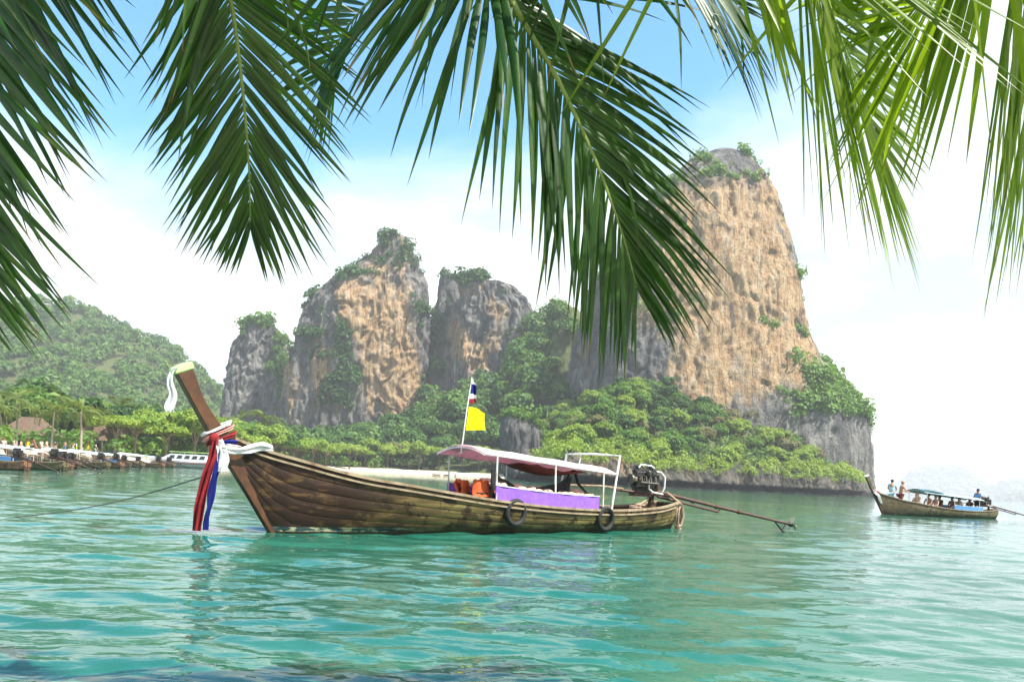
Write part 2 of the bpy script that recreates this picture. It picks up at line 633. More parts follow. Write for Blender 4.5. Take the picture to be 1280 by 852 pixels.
m_, t_ = new_mat('sand_and_soil')
co_ = t_.n('ShaderNodeNewGeometry').outputs['Position']
x_, y_, z_ = t_.sep(co_)
sn_ = t_.noise(co_, 0.6, 6.0, 0.6)
sand_ = t_.ramp(sn_, [(0.3, (0.50, 0.43, 0.32)), (0.7, (0.66, 0.59, 0.47))])
soil_ = t_.ramp(sn_, [(0.3, (0.035, 0.05, 0.018)), (0.7, (0.09, 0.10, 0.035))])
c_ = t_.mix(t_.smooth(z_, 1.32, 1.9), sand_, soil_)
c_ = t_.mix(t_.smooth(z_, 0.28, 0.05), c_, (0.30, 0.255, 0.185, 1))
finish(t_, principled(t_, c_, 0.9, 0.2, t_.bump(t_.noise(co_, 3.0, 6.0), 0.5, 0.1)).outputs[0])


def grid_xy(x0, x1, y0, y1, step):
    xs = np.arange(x0, x1 + step, step); ys = np.arange(y0, y1 + step, step)
    Y, X = np.meshgrid(ys, xs, indexing='ij')
    idx = np.arange(X.size).reshape(X.shape)
    q = np.stack([idx[:-1, :-1].ravel(), idx[:-1, 1:].ravel(), idx[1:, 1:].ravel(), idx[1:, :-1].ravel()], 1)
    return X.ravel(), Y.ravel(), q


def build_land():
    X, Y, q = grid_xy(-420, 220, 20, 620, 3.0)
    Z = land_h(X, Y)
    keep = (Z[q] > -2.4).any(1)
    o = link('terrain', mesh_np('terrain', np.stack([X, Y, Z], 1), q[keep], MAT['sand_and_soil'], True))
    tag(o, 'sandy beach and wooded ground behind the bay', 'shore', kind='structure')
    X, Y, q = grid_xy(-24, 24, -26, 2.4, 0.6)
    Z = np.clip((0.9 - Y) * 0.11, -0.4, 0.75) + 0.05 * fbm(np.stack([X * 0.4, Y * 0.4, X * 0], 1), 3)
    o = link('beach', mesh_np('beach', np.stack([X, Y, Z], 1), q, MAT['sand_and_soil'], True))
    tag(o, 'sand under the palms at the water edge', 'beach', kind='structure')


build_land()

# ------------------------------------------------------------------ leaf clumps
def leaf_cards(centers, normals, size, spread=0.7, seed=0, aspect=0.62):
    """one bent quad-pair per centre, facing roughly along its normal"""
    g = np.random.default_rng(seed)
    n = len(centers)
    nn = normals + g.normal(0, spread, (n, 3)); nn /= np.linalg.norm(nn, axis=1)[:, None] + 1e-9
    ref = g.normal(size=(n, 3))
    a = np.cross(nn, ref); a /= np.linalg.norm(a, axis=1)[:, None] + 1e-9
    b = np.cross(nn, a)
    s = (size * g.uniform(0.65, 1.35, n))[:, None] if np.isscalar(size) else (size * g.uniform(0.65, 1.35, n))[:, None]
    c = centers
    v = np.stack([c - a * s, c - b * s * aspect + nn * s * 0.18, c + a * s - nn * s * 0.12, c + b * s * aspect + nn * s * 0.10], 1).reshape(-1, 3)
    q = np.arange(n * 4).reshape(n, 4)
    return v, q


def crown_points(n_clump, leaves, rx, rz, seed, flat=0.0, clump_r=0.30, zc=0.0):
    """leaf positions and outward normals for one crown made of many clumps"""
    g = np.random.default_rng(seed)
    C, N = [], []
    for k in range(n_clump):
        d = g.normal(size=3); d /= np.linalg.norm(d)
        if d[2] < -0.35: d[2] *= -0.6
        rad = g.uniform(0.55, 0.86) if k else 0.2
        c = np.array([d[0] * rx, d[1] * rx, d[2] * rz]) * rad
        cr = clump_r * rx * g.uniform(0.65, 1.35)
        m = int(leaves * (cr / (clump_r * rx)) ** 2)
        u = g.normal(size=(m, 3)); u /= np.linalg.norm(u, axis=1)[:, None]
        u[:, 2] = np.where(u[:, 2] < -0.3, -u[:, 2] * 0.7, u[:, 2])
        rr = cr * g.uniform(0.72, 1.06, m)[:, None]
        C.append(c + u * rr * np.array([1, 1, 0.8 - flat * 0.3])); N.append(u * 0.8 + d * 0.35 + np.array([0, 0, 0.25]))
    C = np.concatenate(C); N = np.concatenate(N)
    C[:, 2] += zc
    return C, N


def trunk_mesh(name, h, r, seed, limbs=5, spread=2.2, crown_h=4.0, mat='bark', lean=0.4):
    g = random.Random(seed)
    mb = MB()
    lx, ly = g.uniform(-lean, lean), g.uniform(-lean, lean)
    pts = [(lx * (t ** 1.5), ly * (t ** 1.5), -0.8 + (h + 0.8) * t) for t in (0, 0.2, 0.45, 0.7, 1.0)]
    mb.tube(pts, [r * 1.35, r, r * 0.85, r * 0.75, r * 0.6], 7)
    for i in range(limbs):
        a = 2 * math.pi * i / limbs + g.uniform(-.4, .4)
        z0 = h * g.uniform(0.6, 0.95)
        f = ((z0 + .8) / (h + .8)) ** 1.5
        b = Vector((lx * f, ly * f, z0))
        e = Vector((math.cos(a) * spread * g.uniform(.6, 1.1), math.sin(a) * spread * g.uniform(.6, 1.1), h + crown_h * g.uniform(.25, .6)))
        mid = (b + e) / 2 + Vector((0, 0, 0.3))
        mb.tube([b, mid, e], [r * .5, r * .32, r * .12], 5)
    return mb.mesh(name, MAT[mat], True)


def tree_proto(kind, seed):
    """-> (trunk mesh, crown mesh, height)"""
    if kind == 'umbrella':
        C, N = crown_points(26, 110, 5.2, 1.5, seed, 0.5, 0.26, 6.2)
        size, h, r, mat, sp = 0.36, 5.2, 0.26, 'leaf_lime', 3.2
    elif kind == 'lime':
        C, N = crown_points(32, 130, 4.2, 3.5, seed, 0, 0.34, 6.3)
        size, h, r, mat, sp = 0.36, 5.0, 0.24, 'leaf_lime', 2.2
    elif kind == 'dry':
        C, N = crown_points(34, 95, 4.2, 3.3, seed, 0, 0.30, 6.0)
        size, h, r, mat, sp = 0.33, 5.0, 0.24, 'leaf_dry', 2.4
    elif kind == 'dark':
        C, N = crown_points(32, 140, 4.1, 4.1, seed, 0, 0.35, 6.6)
        size, h, r, mat, sp = 0.38, 5.2, 0.28, 'leaf_dark', 2.0
    else:
        C, N = crown_points(32, 135, 4.3, 3.8, seed, 0, 0.34, 6.3)
        size, h, r, mat, sp = 0.37, 5.0, 0.26, 'leaf_mid', 2.2
    v, q = leaf_cards(C, N, size, 0.55, seed)
    return (trunk_mesh('trunk', h, r, seed, 6, sp, 3.0), mesh_np('crown', v, q, MAT[mat]), h)


PROTO = {k: [tree_proto(k, 100 + 7 * i + 31 * j) for j in range(2)] for i, k in enumerate(('mid', 'dark', 'lime', 'dry', 'umbrella'))}

TREE_WORDS = {
    'mid': ('leafy_tree', 'rounded mid-green leafy tree'),
    'dark': ('evergreen_tree', 'dense dark green tree'),
    'lime': ('leafy_tree', 'bright yellow-green leafy tree'),
    'dry': ('dry_tree', 'pale straw-coloured tree'),
    'umbrella': ('umbrella_tree', 'flat-topped bright green spreading tree'),
}
N_TREES = [0]


def plant_tree(kind, x, y, s, place, group, z=None, sz=1.0):
    tm, cm, h = PROTO[kind][random.randrange(2)]
    name, words = TREE_WORDS[kind]
    if z is None:
        z = float(land_h(x, y)[0])
    root = empty(name, (x, y, z), random.uniform(0, 6.28), (s, s, s * sz), label=words + ' ' + place, category='tree', group=group)
    link('trunk', tm, root)
    link('crown', cm, root)
    N_TREES[0] += 1
    return root


# ------------------------------------------------------------------ cliffs
def loft(rows, Y, ratio, nu, nv, seed, flute=1.0, expo=2.5, power=1.0, bmax=1e9, grow_out=0.8):
    """rows: (py, px_left, px_right) traced down the cliff, placed at distance Y; a full closed body with its own depth"""
    zc, xc, hw = [], [], []
    for py, a, b in rows:
        A, B = P(a, py, Y), P(b, py, Y)
        zc.append((A.z + B.z) / 2); xc.append((A.x + B.x) / 2); hw.append((B.x - A.x) / 2)
    zc, xc, hw = np.array(zc)[::-1], np.array(xc)[::-1], np.array(hw)[::-1]
    zc[0] = -3.0
    t = np.linspace(0, 1, nv)
    z = zc[0] + (zc[-1] - zc[0]) * (1 - (1 - t) ** 1.25)
    cx = np.interp(z, zc, xc); w = np.interp(z, zc, hw)
    th = np.linspace(0, 2 * np.pi, nu, endpoint=False)
    c, s = np.cos(th), np.sin(th)
    ex = 2.0 / expo
    ux, uy = np.sign(c) * np.abs(c) ** ex, np.sign(s) * np.abs(s) ** ex
    dpt = np.minimum(w * ratio, bmax)
    X = cx[:, None] + w[:, None] * ux[None]
    Yy = Y + dpt[:, None] * uy[None]
    Z = np.repeat(z[:, None], nu, 1)
    p = np.stack([X.ravel(), Yy.ravel(), Z.ravel()], 1)
    nx = (ux / np.maximum(w[:, None], 1)); ny = uy / np.maximum(dpt[:, None], 1)
    l = np.hypot(nx, ny) + 1e-9
    nrm = np.stack([(nx / l).ravel(), (ny / l).ravel()], 1)
    sc = 1.0
    q1 = np.stack([p[:, 0] * 0.05, p[:, 1] * 0.05, p[:, 2] * 0.012], 1) + seed
    wx = 2.2 * fbm(p * np.array([.05, .05, .05]) + 31, 3)
    q2 = np.stack([p[:, 0] * 0.13 + wx, p[:, 1] * 0.13 + wx, p[:, 2] * 0.016], 1) + seed
    q3 = np.stack([p[:, 0] * 0.5, p[:, 1] * 0.5, p[:, 2] * 0.2], 1) + seed
    q4 = np.stack([p[:, 0] * 0.11, p[:, 1] * 0.11, p[:, 2] * 0.16], 1) + seed
    q5 = np.stack([p[:, 0] * 0.07, p[:, 1] * 0.07, p[:, 2] * 0.035], 1) + seed + 9
    cave = sstep(fbm(q5, 4), 0.28, 0.42)
    d = 6.5 * fbm(q1, 3) - 7.5 * np.abs(fbm(q2, 5)) + 1.8 * fbm(q3, 4) + 1.6 * fbm(q4, 4) - 2.6 * cave
    d = d * flute + grow_out * flute
    lim = np.repeat(np.clip(w / 14.0, 0.15, 1.0)[:, None], nu, 1).ravel()
    p[:, 0] += nrm[:, 0] * d * lim; p[:, 1] += nrm[:, 1] * d * lim
    p[:, 2] += 2.2 * flute * fbm(np.stack([p[:, 0] * .09, p[:, 1] * .09, p[:, 2] * 0.02], 1), 3) * sstep(p[:, 2], z[-1] * 0.5, z[-1])
    idx = np.arange(nu * nv).reshape(nv, nu)
    idn = np.roll(idx, -1, axis=1)
    q = np.stack([idx[:-1].ravel(), idn[:-1].ravel(), idn[1:].ravel(), idx[1:].ravel()], 1)
    top = np.array([[cx[-1], Y, p[idx[-1], 2].mean() + 0.5]])
    tv = len(p)
    p = np.concatenate([p, top])
    qt = np.stack([idx[-1], idn[-1], np.full(nu, tv), np.full(nu, tv)], 1)
    return p, q, qt


def pixel_of(p):
    """where points fall in the photo (used to lay out colour patches at their true places on the rock)"""
    c, s = math.cos(ROLL), math.sin(ROLL)
    x = p[:, 0] / p[:, 1]; z = (p[:, 2] - CAMH) / p[:, 1]
    return CX + F * (x * c + z * s), CY - F * (-x * s + z * c)


def blobs(px, py, lst):
    r = np.zeros(len(px))
    for bx, by, rx, ry, a in lst:
        r += a * np.exp(-(((px - bx) / rx) ** 2 + ((py - by) / ry) ** 2))
    return r


def cliff(name, label, parts, warm_l, veg_l, mat='limestone', warm0=0.0, veg0=0.0, shrubs=4000, shrub_size=0.6, seed=0, shrub_mat='leaf_mid', up_bias=0.75):
    V, Q, o = [], [], 0
    tris = []
    for pr in parts:
        p, q, qt = loft(**pr)
        V.append(p); Q.append(q + o); tris.append(qt[:, :3] + o); o += len(p)
    V = np.concatenate(V); Q = np.concatenate(Q); T = np.concatenate(tris)
    faces = Q.tolist() + T.tolist()
    me = bpy.data.meshes.new(name)
    me.from_pydata(V.tolist(), [], faces)
    me.update()
    me.polygons.foreach_set('use_smooth', [True] * len(faces))
    me.materials.append(MAT[mat])
    nv = np.empty(len(V) * 3, np.float32); me.vertices.foreach_get('normal', nv); nv = nv.reshape(-1, 3)
    px, py = pixel_of(V)
    lowf = fbm(V * np.array([.03, .03, .018]) + seed, 3)
    ledge = fbm(V * np.array([.06, .06, .11]) + 5 + seed, 4)
    warm = warm0 + blobs(px, py, warm_l) + lowf * 0.5
    up = sstep(nv[:, 2], 0.12, 0.62)
    veg = veg0 + blobs(px, py, veg_l) + up * up_bias + ledge * 0.75
    wet = sstep(V[:, 2], 3.0, 1.2)
    for nm, arr in (('warm', warm), ('veg', veg), ('wet', wet)):
        at = me.attributes.new(nm, 'FLOAT', 'POINT'); at.data.foreach_set('value', np.clip(arr, -1, 2).astype(np.float32))
    ob = link(name, me)
    tag(ob, label, 'cliff', kind='structure')
    # shrubs and creepers that grow on the ledges
    g = np.random.default_rng(50 + seed)
    vq = V[Q]; area = np.linalg.norm(np.cross(vq[:, 1] - vq[:, 0], vq[:, 3] - vq[:, 0]), axis=1)
    qv = veg[Q].mean(1); front = nv[Q].mean(1)[:, 1] < 0.35
    w = area * sstep(qv, 0.40, 0.72) * front
    nb = int(shrubs)
    pick = g.choice(len(Q), nb, p=w / w.sum())
    uv = g.uniform(size=(nb, 2))
    c = (vq[pick, 0] * ((1 - uv[:, 0]) * (1 - uv[:, 1]))[:, None] + vq[pick, 1] * (uv[:, 0] * (1 - uv[:, 1]))[:, None]
         + vq[pick, 2] * (uv[:, 0] * uv[:, 1])[:, None] + vq[pick, 3] * ((1 - uv[:, 0]) * uv[:, 1])[:, None])
    nn = nv[Q].mean(1)[pick]
    C, N = [], []
    per = 30
    rad = shrub_size * np.exp(g.normal(0.35, 0.5, nb)) * (0.7 + 0.8 * np.clip(nn[:, 2], 0, 1))
    u = g.normal(size=(nb, per, 3)); u /= np.linalg.norm(u, axis=2)[:, :, None]
    pos = c[:, None] + nn[:, None] * (rad * 0.35)[:, None, None] + u * rad[:, None, None] * g.uniform(0.6, 1.0, (nb, per, 1)) * np.array([1, 1, .85])
    nor = u * 0.7 + nn[:, None] * 0.3 + np.array([0, 0, 0.35])
    v, q = leaf_cards(pos.reshape(-1, 3), nor.reshape(-1, 3), np.repeat(rad * 0.27, per), 0.5, seed)
    so = link('cliff_shrubbery', mesh_np('cliff_shrubbery', v, q, MAT[shrub_mat]), ob)
    tag(so, 'green shrubs and creepers growing on the rock ledges', kind='stuff')
    return ob


CLIFFS = {}
CLIFFS['tall'] = cliff('tall_cliff', 'tallest limestone tower with an orange streaked face beside the open sea',
    [dict(rows=[(188, 898, 918), (194, 882, 930), (203, 868, 938), (214, 855, 946), (243, 822, 964), (286, 799, 976), (330, 782, 985), (349, 775, 989), (412, 760, 1001), (449, 750, 1020), (486, 745, 1046), (518, 740, 1068), (560, 735, 1076), (625, 735, 1078)],
          Y=325, ratio=0.55, nu=420, nv=210, seed=3.1, bmax=40, flute=0.5, grow_out=4.0),
     dict(rows=[(330, 756, 780), (345, 748, 800), (360, 738, 820), (407, 724, 830), (440, 716, 840), (520, 700, 840), (600, 695, 840)], Y=338, ratio=0.6, nu=200, nv=120, seed=9.4, bmax=36, flute=0.8)],
    [(850, 330, 45, 90, .6), (920, 420, 80, 90, .55), (900, 280, 70, 70, .45), (800, 390, 25, 25, .5), (985, 420, 35, 80, .6), (880, 480, 60, 25, .4), (955, 300, 35, 80, .45)],
    [(905, 195, 35, 14, .12), (1045, 525, 40, 45, .5), (1020, 470, 22, 25, .3), (760, 380, 40, 60, .25), (830, 450, 40, 25, .3), (985, 500, 30, 18, .4), (1070, 590, 20, 30, -.3)],
    shrubs=3600, shrub_size=0.70, seed=1, warm0=0.20, veg0=-0.24, up_bias=0.6)
CLIFFS['middle'] = cliff('peaked_cliff', 'peaked limestone cliff with a cream and rust wall and green creepers below',
    [dict(rows=[(291, 484, 494), (296, 476, 506), (309, 467, 514), (328, 453, 523), (340, 432, 527), (353, 414, 531), (375, 385, 534), (409, 371, 536), (444, 363, 536), (487, 354, 533), (540, 350, 532), (600, 345, 530)],
          Y=430, ratio=0.5, nu=380, nv=180, seed=14.2, bmax=34, flute=0.9, grow_out=-0.8)],
    [(490, 440, 34, 75, .85), (438, 372, 26, 30, .75), (505, 480, 24, 34, .6), (396, 470, 10, 50, .5), (455, 400, 20, 20, .5)],
    [(432, 462, 24, 60, .85), (390, 420, 22, 50, .30), (487, 310, 30, 40, .22), (526, 430, 12, 70, .5), (400, 500, 30, 20, .3), (498, 440, 20, 60, -.5)],
    shrubs=3400, shrub_size=0.70, seed=2, warm0=0.24, veg0=-0.20, shrub_mat='leaf_dark', up_bias=0.50)
CLIFFS['small'] = cliff('small_cliff', 'small grey limestone outcrop with bushes on its sloping top',
    [dict(rows=[(398, 318, 328), (403, 308, 340), (415, 299, 347), (433, 291, 357), (465, 284, 363), (505, 278, 369), (600, 274, 372)], Y=455, ratio=0.55, nu=220, nv=120, seed=22.7, flute=1.0)],
    [(335, 430, 12, 18, .45), (300, 480, 18, 34, .4)],
    [(348, 440, 14, 25, .55), (325, 402, 20, 8, .3), (352, 480, 14, 30, .4), (300, 470, 14, 40, -.4)],
    shrubs=1300, shrub_size=0.75, seed=3, warm0=-0.1, veg0=-0.12, up_bias=0.5)
CLIFFS['broad'] = cliff('broad_cliff', 'broad grey cliff with a separate narrow pillar and bushy flat top',
    [dict(rows=[(343, 584, 600), (348, 577, 618), (356, 572, 644), (371, 575, 662), (394, 570, 675), (421, 565, 681), (460, 562, 683), (520, 560, 686), (600, 558, 690)], Y=425, ratio=0.5, nu=320, nv=150, seed=31.5, bmax=30, flute=0.9, grow_out=-0.8),
     dict(rows=[(340, 557, 567), (347, 551, 574), (360, 548, 580), (382, 545, 585), (420, 540, 590), (600, 530, 595)], Y=440, ratio=0.8, nu=160, nv=120, seed=37.5, flute=0.8)],
    [(575, 425, 12, 24, .7), (655, 450, 10, 28, .8), (600, 440, 16, 18, .55), (622, 380, 14, 16, .45)],
    [(620, 400, 40, 25, .12), (640, 420, 20, 20, .3), (548, 430, 14, 50, .7), (620, 480, 40, 30, .3), (600, 347, 20, 8, .3)],
    shrubs=2600, shrub_size=0.70, seed=4, warm0=0.20, veg0=-0.16, shrub_mat='leaf_dark', up_bias=0.50)
CLIFFS['boulder'] = cliff('grey_outcrop', 'bare pale grey rock outcrop among the trees at the foot of the forest',
    [dict(rows=[(517, 638, 646), (520, 630, 660), (527, 627, 672), (540, 626, 684), (555, 628, 692), (575, 630, 697), (605, 632, 700)], Y=262, ratio=0.7, nu=200, nv=100, seed=44.0, bmax=12, flute=0.75)],
    [(640, 550, 8, 25, .35)], [(685, 560, 10, 18, .4), (640, 519, 14, 5, .2)], shrubs=220, shrub_size=0.5, seed=5, warm0=-0.2, veg0=-0.25)


# ------------------------------------------------------------------ rock wall with a wave-cut notch along the headland
def build_sea_wall():
    pts = COAST[11:24]
    seg = np.linalg.norm(np.diff(pts, axis=0), axis=1); cum = np.concatenate([[0], np.cumsum(seg)])
    s = np.arange(0, cum[-1], 0.55)
    x = np.interp(s, cum, pts[:, 0]); y = np.interp(s, cum, pts[:, 1])
    k = np.ones(15) / 15
    x = np.convolve(np.pad(x, 7, 'edge'), k, 'valid'); y = np.convolve(np.pad(y, 7, 'edge'), k, 'valid')
    tx, ty = np.gradient(x), np.gradient(y); l = np.hypot(tx, ty)
    nx, ny = ty / l, -tx / l                                # outwards, towards the sea
    top = 7.2 + 3.6 * fbm(np.stack([s * .05, s * 0, s * 0 + 2], 1), 3) * 2
    prof = np.linspace(0, 1, 30)
    rows_z = np.concatenate([np.linspace(-1.5, 1.6, 9), 1.6 + (1 - 0) * np.linspace(0.06, 1, 24)])
    V = []
    for j in range(len(rows_z)):
        if j < 9:
            z = np.full(len(s), rows_z[j])
        else:
            z = 1.6 + (top - 1.6) * (rows_z[j] - 1.6)
        f = np.clip((z - 1.2) / (top - 1.2), 0, 1)
        out = 1.4 - 3.4 * f ** 1.6
        notch = -2.6 * np.exp(-((z - 0.7) / 0.9) ** 2)
        p = np.stack([x, y, z], 1)
        d = 4.6 * fbm(p * np.array([.10, .10, .03]) + 8, 4) - 3.4 * np.abs(fbm(p * np.array([.36, .36, .07]) + 3, 3)) + 1.3 * fbm(p * np.array([1.1, 1.1, .5]), 3)
        r = out + notch + d
        V.append(np.stack([x + nx * r, y + ny * r, z + 0.4 * fbm(p * .3, 2)], 1))
    for back in (3.0, 8.0, 14.0):
        V.append(np.stack([x - nx * back, y - ny * back, np.maximum(land_h(x - nx * back, y - ny * back) - 0.8, 1.0)], 1))
    V = np.stack(V)
    n, m, _ = V.shape
    idx = np.arange(n * m).reshape(n, m)
    q = np.stack([idx[:-1, :-1].ravel(), idx[:-1, 1:].ravel(), idx[1:, 1:].ravel(), idx[1:, :-1].ravel()], 1)
    v = V.reshape(-1, 3)
    me = mesh_np('sea_cliff', v, q, MAT['sea_rock'], True)
    warm = 0.25 + 0.6 * fbm(v * .06, 3)
    veg = -0.05 + 0.6 * sstep(v[:, 2], 3.5, 7.5) + 0.5 * fbm(v * np.array([.15, .15, .08]), 3)
    wet = 0.95 * sstep(v[:, 2] + 0.5 * fbm(v * .3, 2), 2.6, 1.7)
    for nm, arr in (('warm', warm), ('veg', veg), ('wet', wet)):
        at = me.attributes.new(nm, 'FLOAT', 'POINT'); at.data.foreach_set('value', np.clip(arr, -1, 2).astype(np.float32))
    tag(link('sea_cliff', me), 'low rock wall with a dark wave-cut notch along the headland', 'cliff', kind='structure')


build_sea_wall()

# ------------------------------------------------------------------ wooded hill behind the beach
def hill_h(x, y):
    x = np.asarray(x, float); y = np.asarray(y, float)
    ridge = [(-600, 330), (-260, 345), (-120, 372), (-60, 384), (0, 378), (50, 366), (100, 373), (150, 397), (200, 420), (240, 447), (265, 470), (300, 505), (340, 545), (390, 580), (700, 590)]
    Yr = 640.0
    rx = np.array([P(a, b, Yr).x for a, b in ridge]); rz = np.array([P(a, b, Yr).z for a, b in ridge]) - 7.0
    xs = x * Yr / np.maximum(y, 250.0) * 0.55 + x * 0.45
    crest = np.interp(xs, rx, rz)
    t = np.clip((y - 300) / (Yr - 300), 0, 1)
    prof = t ** 1.25 * (1 - 0.12 * np.sin(t * 3.1))
    back = np.clip(1 - (y - Yr) / 320.0, 0, 1)
    n = fbm(np.stack([x * .011, y * .011, np.zeros_like(x)], 1), 4)
    gully = np.abs(fbm(np.stack([x * .016, y * .006, np.zeros_like(x) + 4], 1), 3))
    return np.where(y < Yr, crest * prof, crest * back) + (n * 26 - gully * 22) * np.clip(t * (1.05 - t) * 3.2, 0, 1) - 1.0 * (1 - t)


def build_hill():
    X, Y, q = grid_xy(-620, 40, 296, 960, 8.0)
    Z = hill_h(X, Y)
    o = link('hill', mesh_np('hill', np.stack([X, Y, Z], 1), q, MAT['sand_and_soil'], True))
    tag(o, 'steep wooded hill rising behind the palm beach', 'hill', kind='structure')
    g = np.random.default_rng(77)
    n = 4700
    x = g.uniform(-560, -30, n); y = g.uniform(300, 690, n)
    z = hill_h(x, y)
    px, py = pixel_of(np.stack([x, y, z], 1))
    ok = (px > -90) & (px < 420) & (z > 3)
    x, y, z = x[ok], y[ok], z[ok]
    mass_of_crowns('hill_forest', 'dense hazy forest covering the hill', x, y, z, 3.6, 70, 78)


def mass_of_crowns(name, label, x, y, z, rad, per, seed, mat='leaf_far', card=0.26):
    g = np.random.default_rng(seed)
    n = len(x)
    r = rad * np.clip(np.exp(g.normal(0, 0.34, n)), 0.45, 1.6)
    u = g.normal(size=(n, per, 3)); u /= np.linalg.norm(u, axis=2)[:, :, None]
    u[:, :, 2] = np.where(u[:, :, 2] < -0.25, -u[:, :, 2], u[:, :, 2])
    lump = 1 + 0.35 * pnoise((u * 1.6 + g.uniform(0, 60, (n, 1, 3))).reshape(-1, 3)).reshape(n, per, 1)
    pos = np.stack([x, y, z + r * 0.9], 1)[:, None] + u * r[:, None, None] * lump * g.uniform(0.75, 1.05, (n, per, 1)) * np.array([1, 1, 0.95])
    nor = u + np.array([0, 0, 0.25])
    v, q = leaf_cards(pos.reshape(-1, 3), nor.reshape(-1, 3), np.repeat(r * card, per), 0.45, seed)
    o = link(name, mesh_np(name, v, q, MAT[mat]))
    tag(o, label, 'forest', kind='stuff')
    return o


build_hill()


# ------------------------------------------------------------------ forest below the cliffs
def build_forest():
    g = np.random.default_rng(5)
    pts = []
    # jittered candidates over the land that can be seen between the shore and the cliffs
    def fill(x0, x1, y0, y1, step, test):
        for yy in np.arange(y0, y1, step):
            for xx in np.arange(x0, x1, step):
                a, b = xx + g.uniform(-.42, .42) * step, yy + g.uniform(-.42, .42) * step
                pts.append((a, b))
    fill(-110, 170, 120, 520, 7.6, None)
    A = np.array(pts)
    sd = coast_sd(A[:, 0], A[:, 1])
    h = land_h(A[:, 0], A[:, 1])
    px, py = pixel_of(np.stack([A[:, 0], A[:, 1], h + 6], 1))
    head = (px > 612)
    ok = (sd > np.where(head, 4.5, 6.5)) & (px > -40) & (px < 1085) & (A[:, 1] < np.where(px > 715, 312 - 0.0 * px, 470)) & (A[:, 1] > 118)
    ok &= ~((px > 622) & (px < 700) & (A[:, 1] > 248) & (A[:, 1] < 276))
    ok &= ~((px > 1040) & (sd < 8))
    ok &= (px > 512) | (sd < 85)
    ok &= ~((px < 140) & (A[:, 1] < 152))
    ok &= ~((px < 262) & (A[:, 1] < 128))
    A, sd, h, px, head = A[ok], sd[ok], h[ok], px[ok], head[ok]
    order = np.argsort(A[:, 1])
    A, sd, h, px, head = A[order], sd[order], h[order], px[order], head[order]
    # near trees hide the ones straight behind them; keep single trees where the most of them shows
    vis = np.where(head, sd < 75, sd < 42)
    single = np.where(vis)[0]
    if len(single) > 262:
        single = np.sort(single[np.argsort(A[single, 1])][:262])
    rest = np.setdiff1d(np.arange(len(A)), single)
    for i in single:
        x, y = A[i]
        nz = float(pnoise(np.array([[x * .03, y * .03, 1.5]]))[0])
        r = random.random()
        if head[i]:
            if sd[i] < 14:
                kind = 'dry' if r < 0.30 + nz * 0.4 else ('lime' if r < 0.85 else 'mid')
            elif sd[i] < 40:
                kind = 'lime' if r < 0.38 + nz * .6 else ('dry' if r < 0.46 else ('mid' if r < 0.85 else 'dark'))
            else:
                kind = 'mid' if r < 0.55 + nz * .5 else ('lime' if r < 0.75 else 'dark')
            s = random.uniform(0.72, 1.12) * (0.62 if sd[i] < 7 else 1.0)
            if px[i] > 930:
                place = 'on the headland below the tall orange cliff'
            elif px[i] > 700:
                place = 'on the slope between the sea wall and the tall cliff'
            else:
                place = 'on the slope around the grey outcrop'
            plant_tree(kind, x, y, s, place, 'trees on the headland', float(h[i]) - 2.6 * s)
        else:
            if sd[i] < 24:
                kind = 'umbrella' if r < 0.62 else ('lime' if r < 0.8 else ('dry' if r < .88 else 'mid'))
            else:
                kind = 'mid' if r < 0.5 else ('dark' if r < 0.75 else 'lime')
            s = random.uniform(0.8, 1.2)
            place = 'along the beach below the peaked cliff' if px[i] > 275 else 'along the beach below the wooded hill'
            plant_tree(kind, x, y, s, place, 'trees along the beach')
    x, y = A[rest].T
    mass_of_crowns('forest', 'dense green forest rising to the foot of the cliffs', x, y, h[rest] + 2.0, 4.3, 370, 79, 'leaf_far', 0.155)
    # low growth that hides the ground between the trunks on the headland
    g2 = np.random.default_rng(6)
    x = g2.uniform(2, 150, 2600); y = g2.uniform(185, 330, 2600)
    s2 = coast_sd(x, y); k = (s2 > 4.0) & (s2 < 90)
    mass_of_crowns('undergrowth', 'low green undergrowth between the headland trees', x[k], y[k], land_h(x[k], y[k]) - 0.3, 1.8, 44, 80, 'leaf_far', 0.2)
    # bushes leaning over the edge of the sea cliff
    c0 = COAST[12:23]; sl = np.concatenate([[0], np.cumsum(np.linalg.norm(np.diff(c0, axis=0), axis=1))])
    ss = g2.uniform(0, sl[-1], 620)
    bx = np.interp(ss, sl, c0[:, 0]); by = np.interp(ss, sl, c0[:, 1])
    k = np.searchsorted(sl, ss).clip(1, len(c0) - 1); tv = c0[k] - c0[k - 1]; tv /= np.linalg.norm(tv, axis=1)[:, None]
    inl = g2.uniform(-1.0, 6.0, 620)
    mass_of_crowns('undergrowth', 'bushes leaning over the edge of the sea cliff', bx - tv[:, 1] * inl, by + tv[:, 0] * inl, 4.2 + np.clip(inl, 0, 5) * 0.75 + g2.uniform(-.6, 1.0, 620), 1.5, 70, 82, 'leaf_lime', 0.17)
    x = g2.uniform(-140, 5, 2600); y = g2.uniform(60, 380, 2600)
    s2 = coast_sd(x, y); k = (s2 > 10) & (s2 < 70)
    mass_of_crowns('undergrowth', 'low green bushes behind the beach', x[k], y[k], land_h(x[k], y[k]) - 0.3, 1.5, 34, 81, 'leaf_far')


build_forest()


